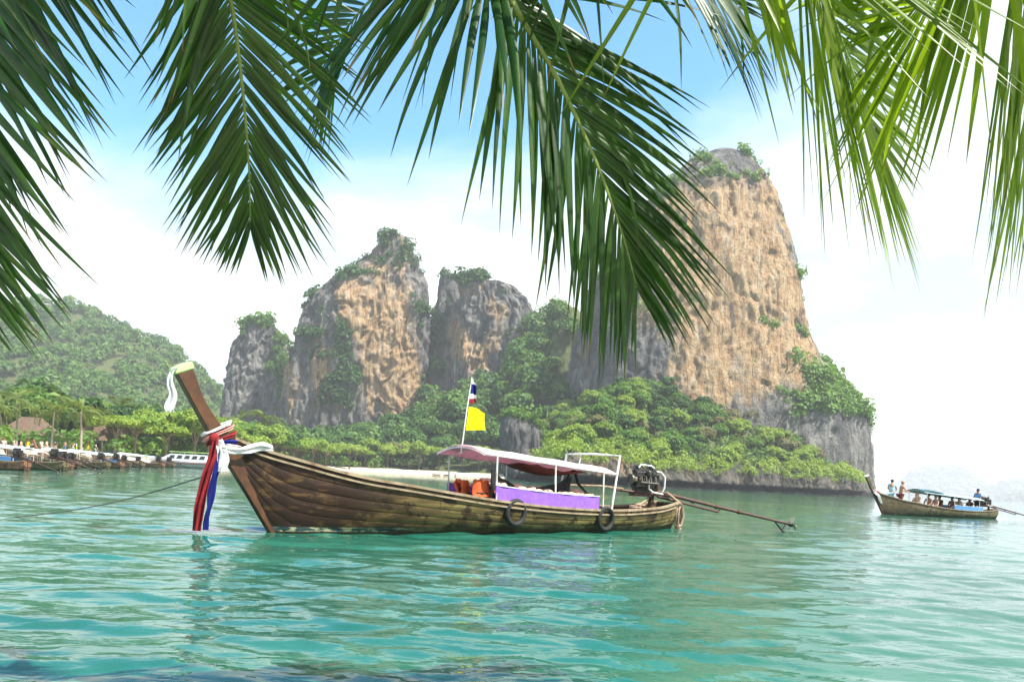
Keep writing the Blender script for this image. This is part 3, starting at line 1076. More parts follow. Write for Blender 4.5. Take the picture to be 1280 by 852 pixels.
# ------------------------------------------------------------------ far islands
def build_islands():
    m, t = new_mat('far_island')
    co = t.n('ShaderNodeTexCoord').outputs['Object']
    c = t.ramp(t.noise(co, 0.02, 5.0), [(0.35, (0.06, 0.085, 0.06)), (0.65, (0.22, 0.22, 0.19))])
    finish(t, principled(t, c, 0.9, 0.2).outputs[0])
    KF = 1.4
    sets = [('domed_island', 'faint dome-shaped island far out at sea', 3000, [(581, 1165, 1190), (584, 1150, 1204), (590, 1140, 1214), (597, 1136, 1222), (602, 1128, 1236), (610, 1120, 1246), (630, 1112, 1252)]),
            ('distant_island', 'faint long island behind the boat with passengers', 2900, [(597, 1268, 1300), (602, 1252, 1330), (612, 1246, 1360), (632, 1240, 1380)]),
            ('low_island', 'low pale blue island at the edge of the bay', 2300, [(614, 1270, 1320), (618, 1258, 1350), (624, 1254, 1370), (632, 1250, 1380)])]
    for i, (nm, lb, Y, rows) in enumerate(sets):
        p, q, qt = loft(rows, Y * KF, 0.5, 160, 60, 60.0 + i, flute=5.0)
        me = bpy.data.meshes.new(nm); me.from_pydata(p.tolist(), [], q.tolist() + qt[:, :3].tolist())
        me.materials.append(m)
        tag(link(nm, me), lb, 'island', kind='structure')


build_islands()

# ------------------------------------------------------------------ boat materials
def hull_wood(name, bow, bow2, aft, aft2, stain, flake=True):
    m, t = new_mat(name)
    co = t.n('ShaderNodeTexCoord').outputs['Object']
    x, y, z = t.sep(co)
    a = t.noise(t.mapping(co, (0.9, 3.0, 5.0)), 1.0, 7.0, 0.66, 0.6)
    b = t.noise(t.mapping(co, (2.4, 6.0, 3.0)), 1.0, 7.0, 0.7, 0.3)
    g = t.noise(t.mapping(co, (1.2, 20.0, 38.0)), 1.0, 5.0, 0.6, 0.2)
    cb = t.ramp(a, [(0.32, bow), (0.52, bow), (0.66, bow2)])
    ca = t.ramp(a, [(0.30, tuple(c * 0.6 for c in aft)), (0.48, aft), (0.68, aft2)])
    col = t.mix(t.smooth(t.math('ADD', x, t.math('MULTIPLY', b, 3.0)), 2.4, 5.6), cb, ca)
    col = t.mix(t.math('MULTIPLY', t.smooth(b, 0.49, 0.57), 0.9), col, stain)
    col = t.mix(t.math('MULTIPLY', t.smooth(g, 0.5, 0.72), 0.35), col, tuple(c * 0.5 for c in stain))
    col = t.mix(t.math('MULTIPLY', t.smooth(t.math('ADD', z, t.math('MULTIPLY', t.math('SUBTRACT', a, 0.5), 0.5)), 0.24, 0.06), 0.85), col, (0.032, 0.019, 0.010, 1))      # slimy band at the waterline
    if flake:
        fl = t.math('MULTIPLY', t.math('MULTIPLY', t.smooth(z, 0.03, 0.05), t.smooth(z, 0.13, 0.11)), t.smooth(x, 3.4, 1.2))
        fp = t.noise(t.mapping(co, (5.0, 5.0, 16.0)), 1.0, 5.0, 0.65)
        paint = t.ramp(fp, [(0.40, (0.015, 0.04, 0.06)), (0.50, (0.05, 0.09, 0.09)), (0.56, (0.42, 0.40, 0.24))], 'LINEAR')
        col = t.mix(fl, col, paint)
    nb = t.bump(t.math('ADD', t.math('MULTIPLY', g, 0.6), b), 0.5, 0.012)
    finish(t, principled(t, col, t.ramp(b, [(0.3, (0.45,) * 3), (0.7, (0.8,) * 3)]), 0.35, nb).outputs[0])
    return m


hull_wood('hull_wood', (0.024, 0.009, 0.004), (0.13, 0.072, 0.022), (0.115, 0.082, 0.026), (0.23, 0.185, 0.066), (0.017, 0.007, 0.003))
hull_wood('hull_wood_pale', (0.10, 0.075, 0.038), (0.18, 0.14, 0.07), (0.16, 0.13, 0.066), (0.21, 0.18, 0.10), (0.08, 0.05, 0.03), False)
hull_wood('hull_wood_red', (0.20, 0.075, 0.04), (0.30, 0.14, 0.08), (0.25, 0.11, 0.06), (0.33, 0.2, 0.12), (0.08, 0.04, 0.03), False)
simple('varnished_wood', (0.075, 0.029, 0.010), 0.45, 0.5, 5.0, 0.45, dirt=(0.04, 0.017, 0.008))
simple('rail_wood', (0.27, 0.21, 0.135), 0.75, 0.35, 4.0, 0.3, dirt=(0.17, 0.10, 0.055))
simple('dark_wood', (0.06, 0.04, 0.025), 0.8, 0.3, 4.0, 0.2)
simple('deck_wood', (0.26, 0.20, 0.125), 0.8, 0.3, 5.0, 0.25)
simple('white_metal', (0.72, 0.72, 0.70), 0.4, 0.1, 8.0, 0.5, dirt=(0.45, 0.36, 0.26))
simple('galvanised', (0.45, 0.46, 0.46), 0.4, 0.2, 10.0, 0.5, 0.6)
simple('engine_black', (0.018, 0.018, 0.017), 0.5, 0.5, 12.0, 0.5, 0.3, dirt=(0.06, 0.032, 0.018))
simple('engine_grey', (0.075, 0.073, 0.062), 0.45, 0.4, 14.0, 0.5, 0.6, dirt=(0.05, 0.035, 0.02))
simple('rusty_steel', (0.085, 0.045, 0.036), 0.65, 0.4, 10.0, 0.4, 0.3, dirt=(0.05, 0.028, 0.02))
simple('rubber', (0.022, 0.022, 0.021), 0.75, 0.3, 12.0, 0.3)
simple('rope_tan', (0.36, 0.25, 0.18), 0.9, 0.25, 25.0, 0.1)
simple('rope_grey', (0.12, 0.13, 0.125), 0.9, 0.25, 25.0, 0.1)
simple('brass', (0.45, 0.38, 0.26), 0.35, 0.2, 10.0, 0.5, 0.8)
cloth_mat('cloth_red', (0.26, 0.024, 0.03))
cloth_mat('cloth_blue', (0.012, 0.022, 0.19))
cloth_mat('cloth_white', (0.82, 0.82, 0.80))
cloth_mat('cloth_pink', (0.70, 0.33, 0.28))
cloth_mat('cloth_pale_green', (0.50, 0.72, 0.30))
cloth_mat('cloth_yellow', (0.88, 0.78, 0.01), 0.45)
cloth_mat('cloth_purple', (0.245, 0.115, 0.56), 0.12)
cloth_mat('cloth_orange', (0.55, 0.10, 0.03), 0.1)
cloth_mat('cloth_peach', (0.74, 0.50, 0.40), 0.1)
cloth_mat('cloth_black', (0.018, 0.018, 0.02), 0.0)
cloth_mat('cloth_maroon', (0.22, 0.06, 0.055), 0.2)
cloth_mat('cloth_sky', (0.10, 0.27, 0.58), 0.15)
cloth_mat('cloth_teal', (0.035, 0.10, 0.12), 0.1)
cloth_mat('cloth_cyan', (0.42, 0.68, 0.76), 0.3)
# canvas roof: white above, faded pink below
m_, t_ = new_mat('roof_canvas')
bf_ = t_.n('ShaderNodeNewGeometry').outputs['Backfacing']
co_ = t_.n('ShaderNodeTexCoord').outputs['Object']
n_ = t_.noise(co_, 3.0, 5.0)
c_ = t_.ramp(n_, [(0.3, (0.66, 0.63, 0.61)), (0.7, (0.82, 0.80, 0.78))])
b_ = principled(t_, c_, 0.75, 0.3, t_.bump(t_.noise(co_, 14.0, 3.0), 0.3, 0.02))
tr_ = t_.n('ShaderNodeBsdfTranslucent'); t_.val((0.92, 0.70, 0.74), tr_.inputs[0])
mx_ = t_.n('ShaderNodeMixShader'); mx_.inputs[0].default_value = 0.5
t_.l(b_.outputs[0], mx_.inputs[1]); t_.l(tr_.outputs[0], mx_.inputs[2]); finish(t_, mx_.outputs[0])
# canvas lining in soft pink
cloth_mat('roof_lining', (0.86, 0.66, 0.74), 0.65)


def catmull(xs, ys, x):
    xs = np.asarray(xs, float); ys = np.asarray(ys, float)
    m = np.gradient(ys, xs)
    x = np.clip(np.asarray(x, float), xs[0], xs[-1])
    i = np.clip(np.searchsorted(xs, x, 'right') - 1, 0, len(xs) - 2)
    h = xs[i + 1] - xs[i]; t = (x - xs[i]) / h
    return ((2 * t**3 - 3 * t**2 + 1) * ys[i] + (t**3 - 2 * t**2 + t) * h * m[i] + (-2 * t**3 + 3 * t**2) * ys[i + 1] + (t**3 - t**2) * h * m[i + 1])


GS = ([-.8, -.39, .47, 1.5, 2.4, 4.7, 7.3, 8.5, 9.8, 10.6, 11.3], [1.60, 1.45, 1.23, 1.01, .90, .64, .50, .49, .53, .58, .68])
BS = ([-.8, -.39, .47, 1.5, 2.4, 4.5, 7.0, 8.5, 9.8, 11.3], [.025, .10, .34, .57, .71, .85, .88, .80, .62, .33])


def gun(s): return catmull(*GS, s)
def beam(s): return catmull(*BS, s)


def keel(s):
    s = np.asarray(s, float)
    return np.where(s < 0, -1.477 * s, -0.30 * (1 - np.exp(-np.maximum(s, 0) * 4.9))) + 0.16 * sstep(s, 8.5, 11.3)


def hull_pt(s, t, side, off=0.0):
    s = float(s); B = float(beam(s)) + off * (0.4 + 0.6 * t); K = float(keel(s)) - off * (1 - t); G = float(gun(s))
    return Vector((s, side * B * (1 - (1 - t) ** 2.1), K + (G - K) * t ** 1.35))


def sweep_rect(mb, pts, w, h, wdir=(0, 1, 0)):
    wd = Vector(wdir) * w / 2
    up = Vector((0, 0, h / 2))
    rows = []
    for p in pts:
        p = Vector(p)
        rows.append([p - wd - up, p + wd - up, p + wd + up, p - wd + up, p - wd - up])
    mb.grid(rows)
    a = len(mb.v)
    mb.add(rows[0][:4], [(0, 1, 2, 3)]); mb.add(rows[-1][:4], [(3, 2, 1, 0)])


def cloth_strip(pts, width, wdir, th=0.012, wave=0.02, seed=0, n=28, nw=7):
    """a folded cloth band along a path"""
    g = random.Random(seed)
    pts = [Vector(p) for p in pts]
    k = len(pts)
    px = [catmull(range(k), [p[c] for p in pts], np.linspace(0, k - 1, n)) for c in range(3)]
    ws = catmull(range(len(width)), width, np.linspace(0, len(width) - 1, n)) if hasattr(width, '__len__') else [width] * n
    wd = Vector(wdir).normalized()
    rows = []
    ph = g.uniform(0, 6)
    for i in range(n):
        c = Vector((px[0][i], px[1][i], px[2][i]))
        d = Vector((px[0][min(i + 1, n - 1)] - px[0][max(i - 1, 0)], px[1][min(i + 1, n - 1)] - px[1][max(i - 1, 0)], px[2][min(i + 1, n - 1)] - px[2][max(i - 1, 0)]))
        nn = d.cross(wd)
        if nn.length > 1e-6: nn.normalize()
        r = []
        for j in range(nw):
            f = j / (nw - 1) - 0.5
            r.append(c + wd * (f * ws[i]) + nn * (wave * math.sin(f * 11 + ph + i * 0.12) + wave * 0.5 * math.sin(i * 0.5 + f * 3)))
        rows.append(r)
    mb = MB(); mb.sheet(rows, th)
    return mb


def build_engine(root, yaw_end, detail=True):
    """old car engine on a swivel with its long tail shaft"""
    en = link('engine', None, root); en.empty_display_size = .1
    P0 = Vector((10.62, 0, 0.98)); E = Vector(yaw_end)
    d = (E - P0).normalized()
    rz = math.atan2(d.y, d.x)
    Rz = Matrix.Rotation(rz, 3, 'Z')
    pit = math.atan2(d.z, math.hypot(d.x, d.y))
    Rm = Rz @ Matrix.Rotation(-pit, 3, 'Y')
    def L(x, y, z): return P0 + Rz @ Vector((x, y, z))
    def Lp(x, y, z): return P0 + Rm @ Vector((x, y, z))
    mb = MB()
    mb.box(L(-.28, 0, .20), (.62, .30, .26), Rz)
    mb.box(L(-.30, 0, .40), (.56, .24, .20), Rz, .9)
    mb.box(L(-.30, 0, .53), (.60, .19, .09), Rz, .85)
    mb.box(L(.06, 0, .26), (.16, .34, .34), Rz, .8)
    mb.box(L(-.33, 0, .02), (.46, .22, .14), Rz, 1.0)
    mb.build('engine_block', MAT['engine_black'], en, False, 0.015)
    mb = MB()
    for i in range(4):
        mb.tube([L(-.50 + i * .14, -.13, .38), L(-.50 + i * .14, -.25, .36), L(-.50 + i * .14, -.29, .22)], .026, 7)
    mb.tube([L(-.54, -.29, .22), L(-.02, -.29, .20)], .034, 8)
    mb.build('exhaust_manifold', MAT['engine_grey'], en, True)
    if detail:
        for (x, y, z, r, h, m) in [(-.60, -.10, .30, .075, .12, 'brass'), (-.22, -.16, .46, .07, .15, 'engine_grey'), (-.05, .02, .62, .06, .16, 'engine_black'), (-.44, .04, .62, .075, .09, 'engine_grey'), (.05, -.18, .12, .05, .2, 'rusty_steel')]:
            q = MB(); q.tube([L(x, y, z - h / 2), L(x, y, z - h * .3), L(x, y, z + h * .3), L(x, y, z + h / 2)], [r * .8, r, r, r * .6], 12)
            q.build('filter_can', MAT[m], en, True)
        q = MB(); q.tube([L(-.64, -.02, .28), L(-.70, -.02, .28)], .15, 16); q.torus(L(-.67, -.02, .28), .10, .02, 'x', 14, 6)
        q.build('flywheel', MAT['engine_grey'], en, True)
        for pts, r, m in [([L(-.5, -.1, .60), L(-.44, -.1, .68), L(-.12, -.1, .66), L(-.02, -.1, .60)], .022, 'white_metal'),
                          ([L(.02, -.15, .52), L(.14, -.2, .50), L(.24, -.22, .38), L(.24, -.22, .12), L(.20, -.2, 0.0)], .024, 'white_metal'),
                          ([L(-.24, -.22, .30), L(-.25, -.24, .06), L(-.12, -.24, -.02), L(.2, -.22, -.06)], .020, 'white_metal'),
                          ([L(-.6, .06, .5), L(-.4, -.02, .66), L(-.2, .1, .58)], .018, 'rubber'),
                          ([L(-.1, -.14, .58), L(.02, -.16, .5), L(-.04, -.2, .34)], .016, 'rubber'),
                          ([L(-.62, -.05, .16), L(-.45, -.2, .1), L(-.2, -.2, .14)], .02, 'rubber')]:
            q = MB(); q.tube(pts, r, 7); q.build('pipe', MAT[m], en, True)
    fr = MB()
    for yy in (-.13, .13):
        fr.tube([L(-1.02, yy, .0), L(-.2, yy, -.06), Lp(.6, yy * .5, -.02)], .034, 6)
    fr.box(L(-.36, 0, -.10), (.5, .3, .08), Rz)
    fr.build('engine_cradle', MAT['rusty_steel'], en, True)
    sw = MB(); sw.tube([(10.62, 0, .45), (10.62, 0, .60), (10.62, 0, .78), (10.62, 0, .92)], [.14, .11, .07, .08], 10)
    sw.box((10.62, 0, .50), (.5, .55, .10)); sw.build('swivel_post', MAT['dark_wood'], en, False)
    ln = (E - P0).length
    sh = MB(); sh.tube([Lp(.02, 0, .02), Lp(ln * .5, 0, .0), Lp(ln - .1, 0, 0)], [.050, .045, .036], 10)
    for u in (.30, .48, .66):
        sh.tube([Lp(ln * u * .9, 0, 0), Lp(ln * u * .9 + .07, 0, 0)], .062, 10)
    tail = sh.build('tail_shaft', MAT['rusty_steel'], en, True)
    br = MB(); br.tube([Lp(.2, 0, -.10), Lp(ln * .46, 0, -.13), Lp(ln * .47, 0, -.02)], .034, 7); br.build('shaft_brace', MAT['rusty_steel'], tail, True)
    sk = MB(); sk.tube([Lp(ln - .62, 0, -.02), Lp(ln - .28, 0, -.24), Lp(ln + .10, 0, -.30)], .024, 6); sk.tube([Lp(ln - .2, 0, -.02), Lp(ln - .3, 0, -.22)], .018, 6)
    sk.build('skeg', MAT['engine_black'], tail, True)
    pr = MB(); pr.tube([Lp(ln - .1, 0, 0), Lp(ln - .02, 0, 0), Lp(ln + .1, 0, 0), Lp(ln + .14, 0, 0)], [.05, .07, .055, .01], 10)
    prop = pr.build('propeller', MAT['engine_black'], tail, True)
    for k in range(3):
        a = 2 * math.pi * k / 3 + 1.45
        rows = []
        for i in range(5):
            f = i / 4; rad = .05 + .17 * f; w = .05 + .07 * math.sin(f * 2.6)
            tw = .7 - .35 * f
            r_ = []
            for j in (-1, 0, 1):
                y0, z0 = math.cos(a), math.sin(a); y1, z1 = -z0, y0
                r_.append(Lp(ln + .03 + j * w * .5 * math.sin(tw), y0 * rad + y1 * j * w * .5, z0 * rad + z1 * j * w * .5))
            rows.append(r_)
        b = MB(); b.sheet(rows, .01); b.build('blade', MAT['brass'], prop, True)
    ti = MB(); ti.tube([L(-.9, -.02, .03), L(-1.6, -.05, .08), L(-2.9, -.08, .06)], [.03, .026, .022], 7); ti.build('tiller', MAT['rail_wood'], en, True)
    return en


def longtail(root, wood='hull_wood', panel='cloth_purple', planks=True, canopy=(4.15, 8.25), roof='roof_canvas', lining='roof_lining', prop=(15.2, -1.5, .21), detail=True, rear_frame=True, panel_s=(4.47, 7.63), front_roof=None):
    SN = np.linspace(-.62, 11.25, 70)
    # inner shell, transom and floor
    mb = MB()
    T = np.linspace(0, 1, 9)
    off = -.02 if planks else 0.01
    for side in (-1, 1):
        rows = [[hull_pt(s, t, side, off) for t in T] for s in SN]
        mb.sheet(rows if side < 0 else [r[::-1] for r in rows], .03)
    mb.add([hull_pt(11.24, t, -1, off) for t in T] + [hull_pt(11.24, t, 1, off) for t in T[::-1]], [tuple(range(17, -1, -1))])
    hull = mb.build('hull', MAT['dark_wood' if planks else wood], root, True)
    if planks:
        edges = [0.0, .24, .40, .53, .66, .78, .89, .995]
        cuts = [[-.62, 4.2, 8.6, 11.28], [-.62, 2.9, 7.2, 11.28], [-.62, 5.2, 9.2, 11.28], [-.62, 3.6, 6.4, 11.28], [-.62, 4.7, 8.1, 11.28], [-.62, 3.1, 7.0, 11.28], [-.62, 5.6, 9.4, 11.28]]
        for side in (-1, 1):
            for k in range(7):
                for c in range(len(cuts[k]) - 1):
                    s0, s1 = cuts[k][c] + (.006 if c else 0), cuts[k][c + 1] - .006
                    ss = np.linspace(s0, s1, max(6, int((s1 - s0) / .28)))
                    jig = random.uniform(-.004, .006)
                    lo, hi = edges[k] + (.004 if k else 0), edges[k + 1] - .004
                    rows = [[hull_pt(s, t, side, .014 + jig + b) for t, b in ((lo, -.006), (lo + .02, .0), ((lo + hi) / 2, .004), (hi - .02, .0), (hi, -.006))] for s in ss]
                    q = MB(); q.sheet(rows if side < 0 else [r[::-1] for r in rows], .024)
                    q.build('plank', MAT[wood], hull, True)
    mb = MB()
    fl = [[(s, -float(beam(s)) * .62, float(keel(s)) + .37), (s, float(beam(s)) * .62, float(keel(s)) + .37)] for s in np.linspace(.9, 11.2, 24)]
    mb.sheet(fl, .03); mb.build('floor', MAT['deck_wood'], hull)
    for i in range(6):                                                       # foredeck boards
        s0, s1 = -.35 + i * .42, -.35 + i * .42 + .40
        mb = MB(); mb.sheet([[(s, -float(beam(s)) * .93, float(gun(s)) - .06), (s, float(beam(s)) * .93, float(gun(s)) - .06)] for s in (s0, s1)], .03)
        mb.build('deck_board', MAT['deck_wood'], hull)
    for s in (3.3, 5.3, 6.9, 8.9, 9.9):
        mb = MB(); mb.box((s, 0, float(gun(s)) - .22), (.24, 2 * float(beam(s)) * .92, .04)); mb.build('thwart', MAT['deck_wood'], hull, False, .006)
    for side in (-1, 1):
        mb = MB(); sweep_rect(mb, [(s, side * (float(beam(s)) + .02), float(gun(s)) + .025) for s in np.linspace(-.72, 11.32, 64)], .085, .05)
        mb.build('gunwale', MAT['rail_wood'], root, False)
        if planks:
            mb = MB(); sweep_rect(mb, [(s, side * (float(beam(s)) + .035), float(gun(s)) - .075) for s in np.linspace(-.5, 11.2, 60)], .03, .035)
            mb.build('rubbing_strake', MAT['rail_wood'], root, False)
    mb = MB(); mb.box((11.28, 0, .50), (.05, .62, .42)); mb.build('transom', MAT[wood], root, False, .01)
    # stem board and prow
    th = .075
    mb = MB(); mb.prism([(-.93, 1.36), (-.88, 1.28), (-.44, .66), (-.01, .02), (.12, -.22), (.20, -.22), (.06, .08), (-.10, .42), (-.33, .88), (-.56, 1.36)], -th, th)
    mb.build('stem', MAT['varnished_wood'], root, False, .01)
    Lf = [(-.90, 1.33), (-1.11, 1.60), (-1.30, 1.90), (-1.50, 2.22), (-1.71, 2.55)]
    Rt = [(-.34, 1.43), (-.62, 1.54), (-.80, 1.66), (-.98, 1.82), (-1.14, 2.02), (-1.28, 2.24), (-1.46, 2.67)]
    n = 16
    lx = catmull(range(5), [p[0] for p in Lf], np.linspace(0, 4, n)); lz = catmull(range(5), [p[1] for p in Lf], np.linspace(0, 4, n))
    rx = catmull(range(7), [p[0] for p in Rt], np.linspace(0, 6, n)); rz = catmull(range(7), [p[1] for p in Rt], np.linspace(0, 6, n))
    mb = MB(); mb.prism([(a, b) for a, b in zip(lx, lz)] + [(a, b) for a, b in zip(rx[::-1], rz[::-1])], -.085, .085)
    prow = mb.build('prow', MAT['varnished_wood' if planks else wood], root, False, .012)
    # roof, posts and rails
    s0, s1 = canopy
    def roof_z(s, f): return 1.62 - .26 * (s - 4.15) / 4.1 + .16 * (1 - f * f)
    nS = 22
    def roof_row(s, dz):
        return [Vector((s, f * .80, roof_z(s, f) + dz + .012 * math.sin(s * 5 + f * 4))) for f in np.linspace(-1, 1, 11)]
    mb = MB(); mb.sheet([roof_row(s, 0)[::-1] for s in np.linspace(s0, s1, nS)], .012)
    rf = mb.build('roof', MAT[roof], root, True)
    mb = MB(); mb.sheet([roof_row(s, -.028)[::-1] for s in np.linspace(s0 + .02, s1 - .02, nS)], .008); mb.build('lining', MAT[lining], rf, True)
    if front_roof:
        mb = MB(); mb.sheet([[p + Vector((0, 0, .02)) for p in roof_row(s, .03 + .05 * math.sin((s - s0) * 1.3))[::-1]] for s in np.linspace(s0 - .05, s0 + 2.2, 12)], .012); mb.build('front_cover', MAT[front_roof], rf, True)
    ps = [s0 + .35, (s0 + s1) / 2, s1 - .45]
    for side in (-1, 1):
        mb = MB(); mb.tube([(s, side * .80, roof_z(s, 1) - .005) for s in np.linspace(s0, s1, 10)], .016, 6); mb.build('roof_rail', MAT['white_metal'], rf, True)
        for s in ps:
            mb = MB(); yb = float(beam(s)) - .05
            mb.tube([(s, side * yb, float(gun(s)) - .2), (s - .02, side * .79, roof_z(s, 1))], .019, 8); mb.build('post', MAT['white_metal' if side < 0 else 'galvanised'], root, True)
    for s in ps + [s0, s1]:
        mb = MB(); mb.tube([(s, f * .79, roof_z(s, f) - .035) for f in np.linspace(-1, 1, 9)], .013, 6); mb.build('roof_bow', MAT['white_metal'], rf, True)
    if panel:
        for side in (-1, 1):
            ss = np.linspace(*panel_s, 16)
            rows = [[Vector((s, side * (float(beam(s)) - .035 - .015 * math.sin(s * 7) * f), float(gun(s)) + .05 + f * .28)) for f in (0, .33, .66, 1)] for s in ss]
            mb = MB(); mb.sheet(rows if side < 0 else [r[::-1] for r in rows], .02)
            pn = mb.build('side_panel', MAT[panel], root, True)
            mb = MB(); mb.tube([(s, side * (float(beam(s)) - .035), float(gun(s)) + .335) for s in ss], .012, 6); mb.build('panel_hem', MAT['cloth_white'], pn, True)
    if rear_frame:
        mb = MB(); mb.tube([(8.09, -.80, .48), (8.34, -.78, 1.80), (8.28, 0, 1.83), (8.15, .78, 1.81), (7.92, .80, .5)], .028, 8); mb.build('rear_frame', MAT['white_metal'], root, True)
        mb = MB(); mb.tube([(8.22, .35, 1.82), (8.10, .33, 1.45)], .015, 6); mb.build('frame_hook', MAT['white_metal'], root, True)
    build_engine(root, prop, detail)
    return root


# ------------------------------------------------------------------ the moored longtail in front
BOW = Vector((-4.158, 13.858, 0.0)); YAW = R(42.384)
boat = empty('longtail_boat', BOW, YAW, label='weathered wooden longtail boat with purple side panels, moored alone in the bay', category='boat')
longtail(boat)
bpy.context.view_layer.update()
MBOAT = boat.matrix_world.copy()


def on_boat(name, label, category, group=None, mw=None):
    o = empty(name, (0, 0, 0), 0, label=label, category=category, group=group)
    o.matrix_world = MBOAT if mw is None else mw
    return o


# far-side inner panel end, cargo and gear
for i, (s, y) in enumerate([(4.98, -.884), (7.80, -.895)]):
    t = on_boat('tyre', ['worn black tyre hung on the hull beside the front of the purple panel', 'worn black tyre hung on the hull behind the purple panel'][i], 'tyre', 'tyres hung as fenders')
    z0 = float(gun(s)) - .13
    q = MB(); q.torus((s, y, z0 - .04), .245, .048, 'y', 36, 12, 1.1); q.build('tread', MAT['rubber'], t, True)
    q = MB(); q.torus((s, y, z0 - .04), .205, .018, 'y', 36, 8, 2.2); q.build('bead', MAT['rubber'], t, True)
    q = MB(); q.tube([(s - .02, y + .02, z0 + .22), (s, y - .03, z0 + .17), (s + .02, y + .10, z0 + .25)], .014, 6); q.build('lashing', MAT['rope_tan'], t, True)

# bow sashes
sash = on_boat('sash', 'red, white and blue cloths knotted round the prow, ends hanging to the water', 'sash')
def wrap(z, tilt, w, ex, n=20):
    """a band wound round the prow timber"""
    c = Vector((-.86 - (z - 1.5) * .62, 0, z))
    pts = []
    for i in range(n + 1):
        a = 2 * math.pi * i / n
        pts.append(c + Vector((math.cos(a) * (.225 + ex), math.sin(a) * (.112 + ex * .5), math.cos(a) * tilt)))
    return pts
def band(z, tilt, w, ex, mat, seed):
    pts = wrap(z, tilt, w, ex)
    q = cloth_strip(pts, w * .8, (.45, 0, .9), .008, .014, seed, 48, 9)
    return q.build('wound_band', MAT[mat], sash, True)
band(1.58, .10, .11, .012, 'cloth_red', 1); band(1.67, .12, .12, .016, 'cloth_pink', 2); band(1.52, .03, .10, .030, 'cloth_blue', 3); band(1.74, .12, .09, .010, 'cloth_white', 4); band(1.45, -.02, .09, .028, 'cloth_white', 5)
q = MB(); q.ball((-1.10, -.16, 1.56), .085, 12, 8, (1, .8, 1.15)); q.build('knot', MAT['cloth_red'], sash, True)
cloth_strip([(-1.09, -.19, 1.58), (-1.14, -.23, 1.30), (-1.22, -.22, .95), (-1.29, -.20, .50), (-1.32, -.19, .07)], [.08, .12, .13, .15, .14], (.9, -.5, 0), .006, .034, 6, 40, 17).build('red_end', MAT['cloth_red'], sash, True)
cloth_strip([(-1.06, -.17, 1.50), (-1.02, -.20, 1.25), (-1.07, -.20, .95), (-1.13, -.18, .50), (-1.17, -.17, .08)], [.07, .11, .12, .13, .12], (.9, .4, 0), .006, .034, 7, 40, 17).build('blue_end', MAT['cloth_blue'], sash, True)
cloth_strip([(-1.05, -.19, 1.55), (-.99, -.23, 1.35), (-.96, -.24, 1.18), (-.97, -.24, 1.04)], [.10, .15, .17, .16], (.9, .1, .1), .015, .03, 8, 24, 9).build('white_end', MAT['cloth_white'], sash, True)
cloth_strip([(-1.02, -.20, 1.42), (-.80, -.20, 1.37), (-.55, -.20, 1.41), (-.30, -.22, 1.48), (-.10, -.20, 1.47)], [.10, .12, .15, .16, .07], (.0, -.35, 1), .006, .026, 9, 34, 13).build('white_drape', MAT['cloth_white'], sash, True)

rb = on_boat('ribbon', 'pale green and white ribbon tied over the top of the prow', 'ribbon')
q = MB(); q.prism([(-1.735, 2.53), (-1.44, 2.66), (-1.48, 2.77), (-1.60, 2.74), (-1.80, 2.62)], -.10, .10); q.build('cap_cloth', MAT['cloth_pale_green'], rb, False, .02)
cloth_strip([(-1.74, -.11, 2.62), (-1.82, -.12, 2.55), (-1.83, -.12, 2.38), (-1.77, -.12, 2.20), (-1.82, -.12, 2.02), (-1.80, -.12, 1.93)], [.05, .07, .10, .12, .14, .10], (.95, -.4, 0), .004, .03, 12, 46, 15).build('hanging_end', MAT['cloth_white'], rb, True)

# flag staff with two flags
fl = on_boat('flagstaff', 'slim pole on the purple boat flying a yellow and a tricolour flag', 'flag')
q = MB(); q.tube([(4.16, 0, 1.60), (4.24, -.02, 2.5), (4.32, -.04, 3.22)], [.015, .013, .010], 7); q.build('pole', MAT['white_metal'], fl, True)
def flag(pole_x, z0, z1, w, mats, seed, name, tip=0.0):
    rows = []
    nx, nz = 16, 10
    for j in range(nz + 1):
        f = j / nz; z = z0 + (z1 - z0) * f
        r = []
        for i in range(nx + 1):
            u = i / nx
            r.append(Vector((pole_x(z) + .015 + u * w * (1 - tip * f * .5), -.04 + .05 * math.sin(u * 7 + f * 2 + seed) * u, z - .10 * u * u * (f) + .05 * u * (1 - f))))
        rows.append(r)
    mb = MB(); mb.sheet(rows, .004)
    me = mb.mesh(name, [MAT[k] for k in mats], True)
    if len(mats) > 1:
        lim = []
        for p in me.polygons:
            f = (p.center.z - z0) / (z1 - z0)
            k = int(min(4.99, max(0, f * 5)))
            p.material_index = [0, 1, 2, 2, 1][k]
    return link(name, me, fl)
flag(lambda z: 4.16 + (z - 1.6) * .1, 2.10, 2.60, .56, ['cloth_yellow'], 0, 'yellow_flag', .35)
flag(lambda z: 4.16 + (z - 1.6) * .1, 2.66, 3.18, .20, ['cloth_red', 'cloth_white', 'cloth_blue'], 2, 'tricolour_flag', 1.3)

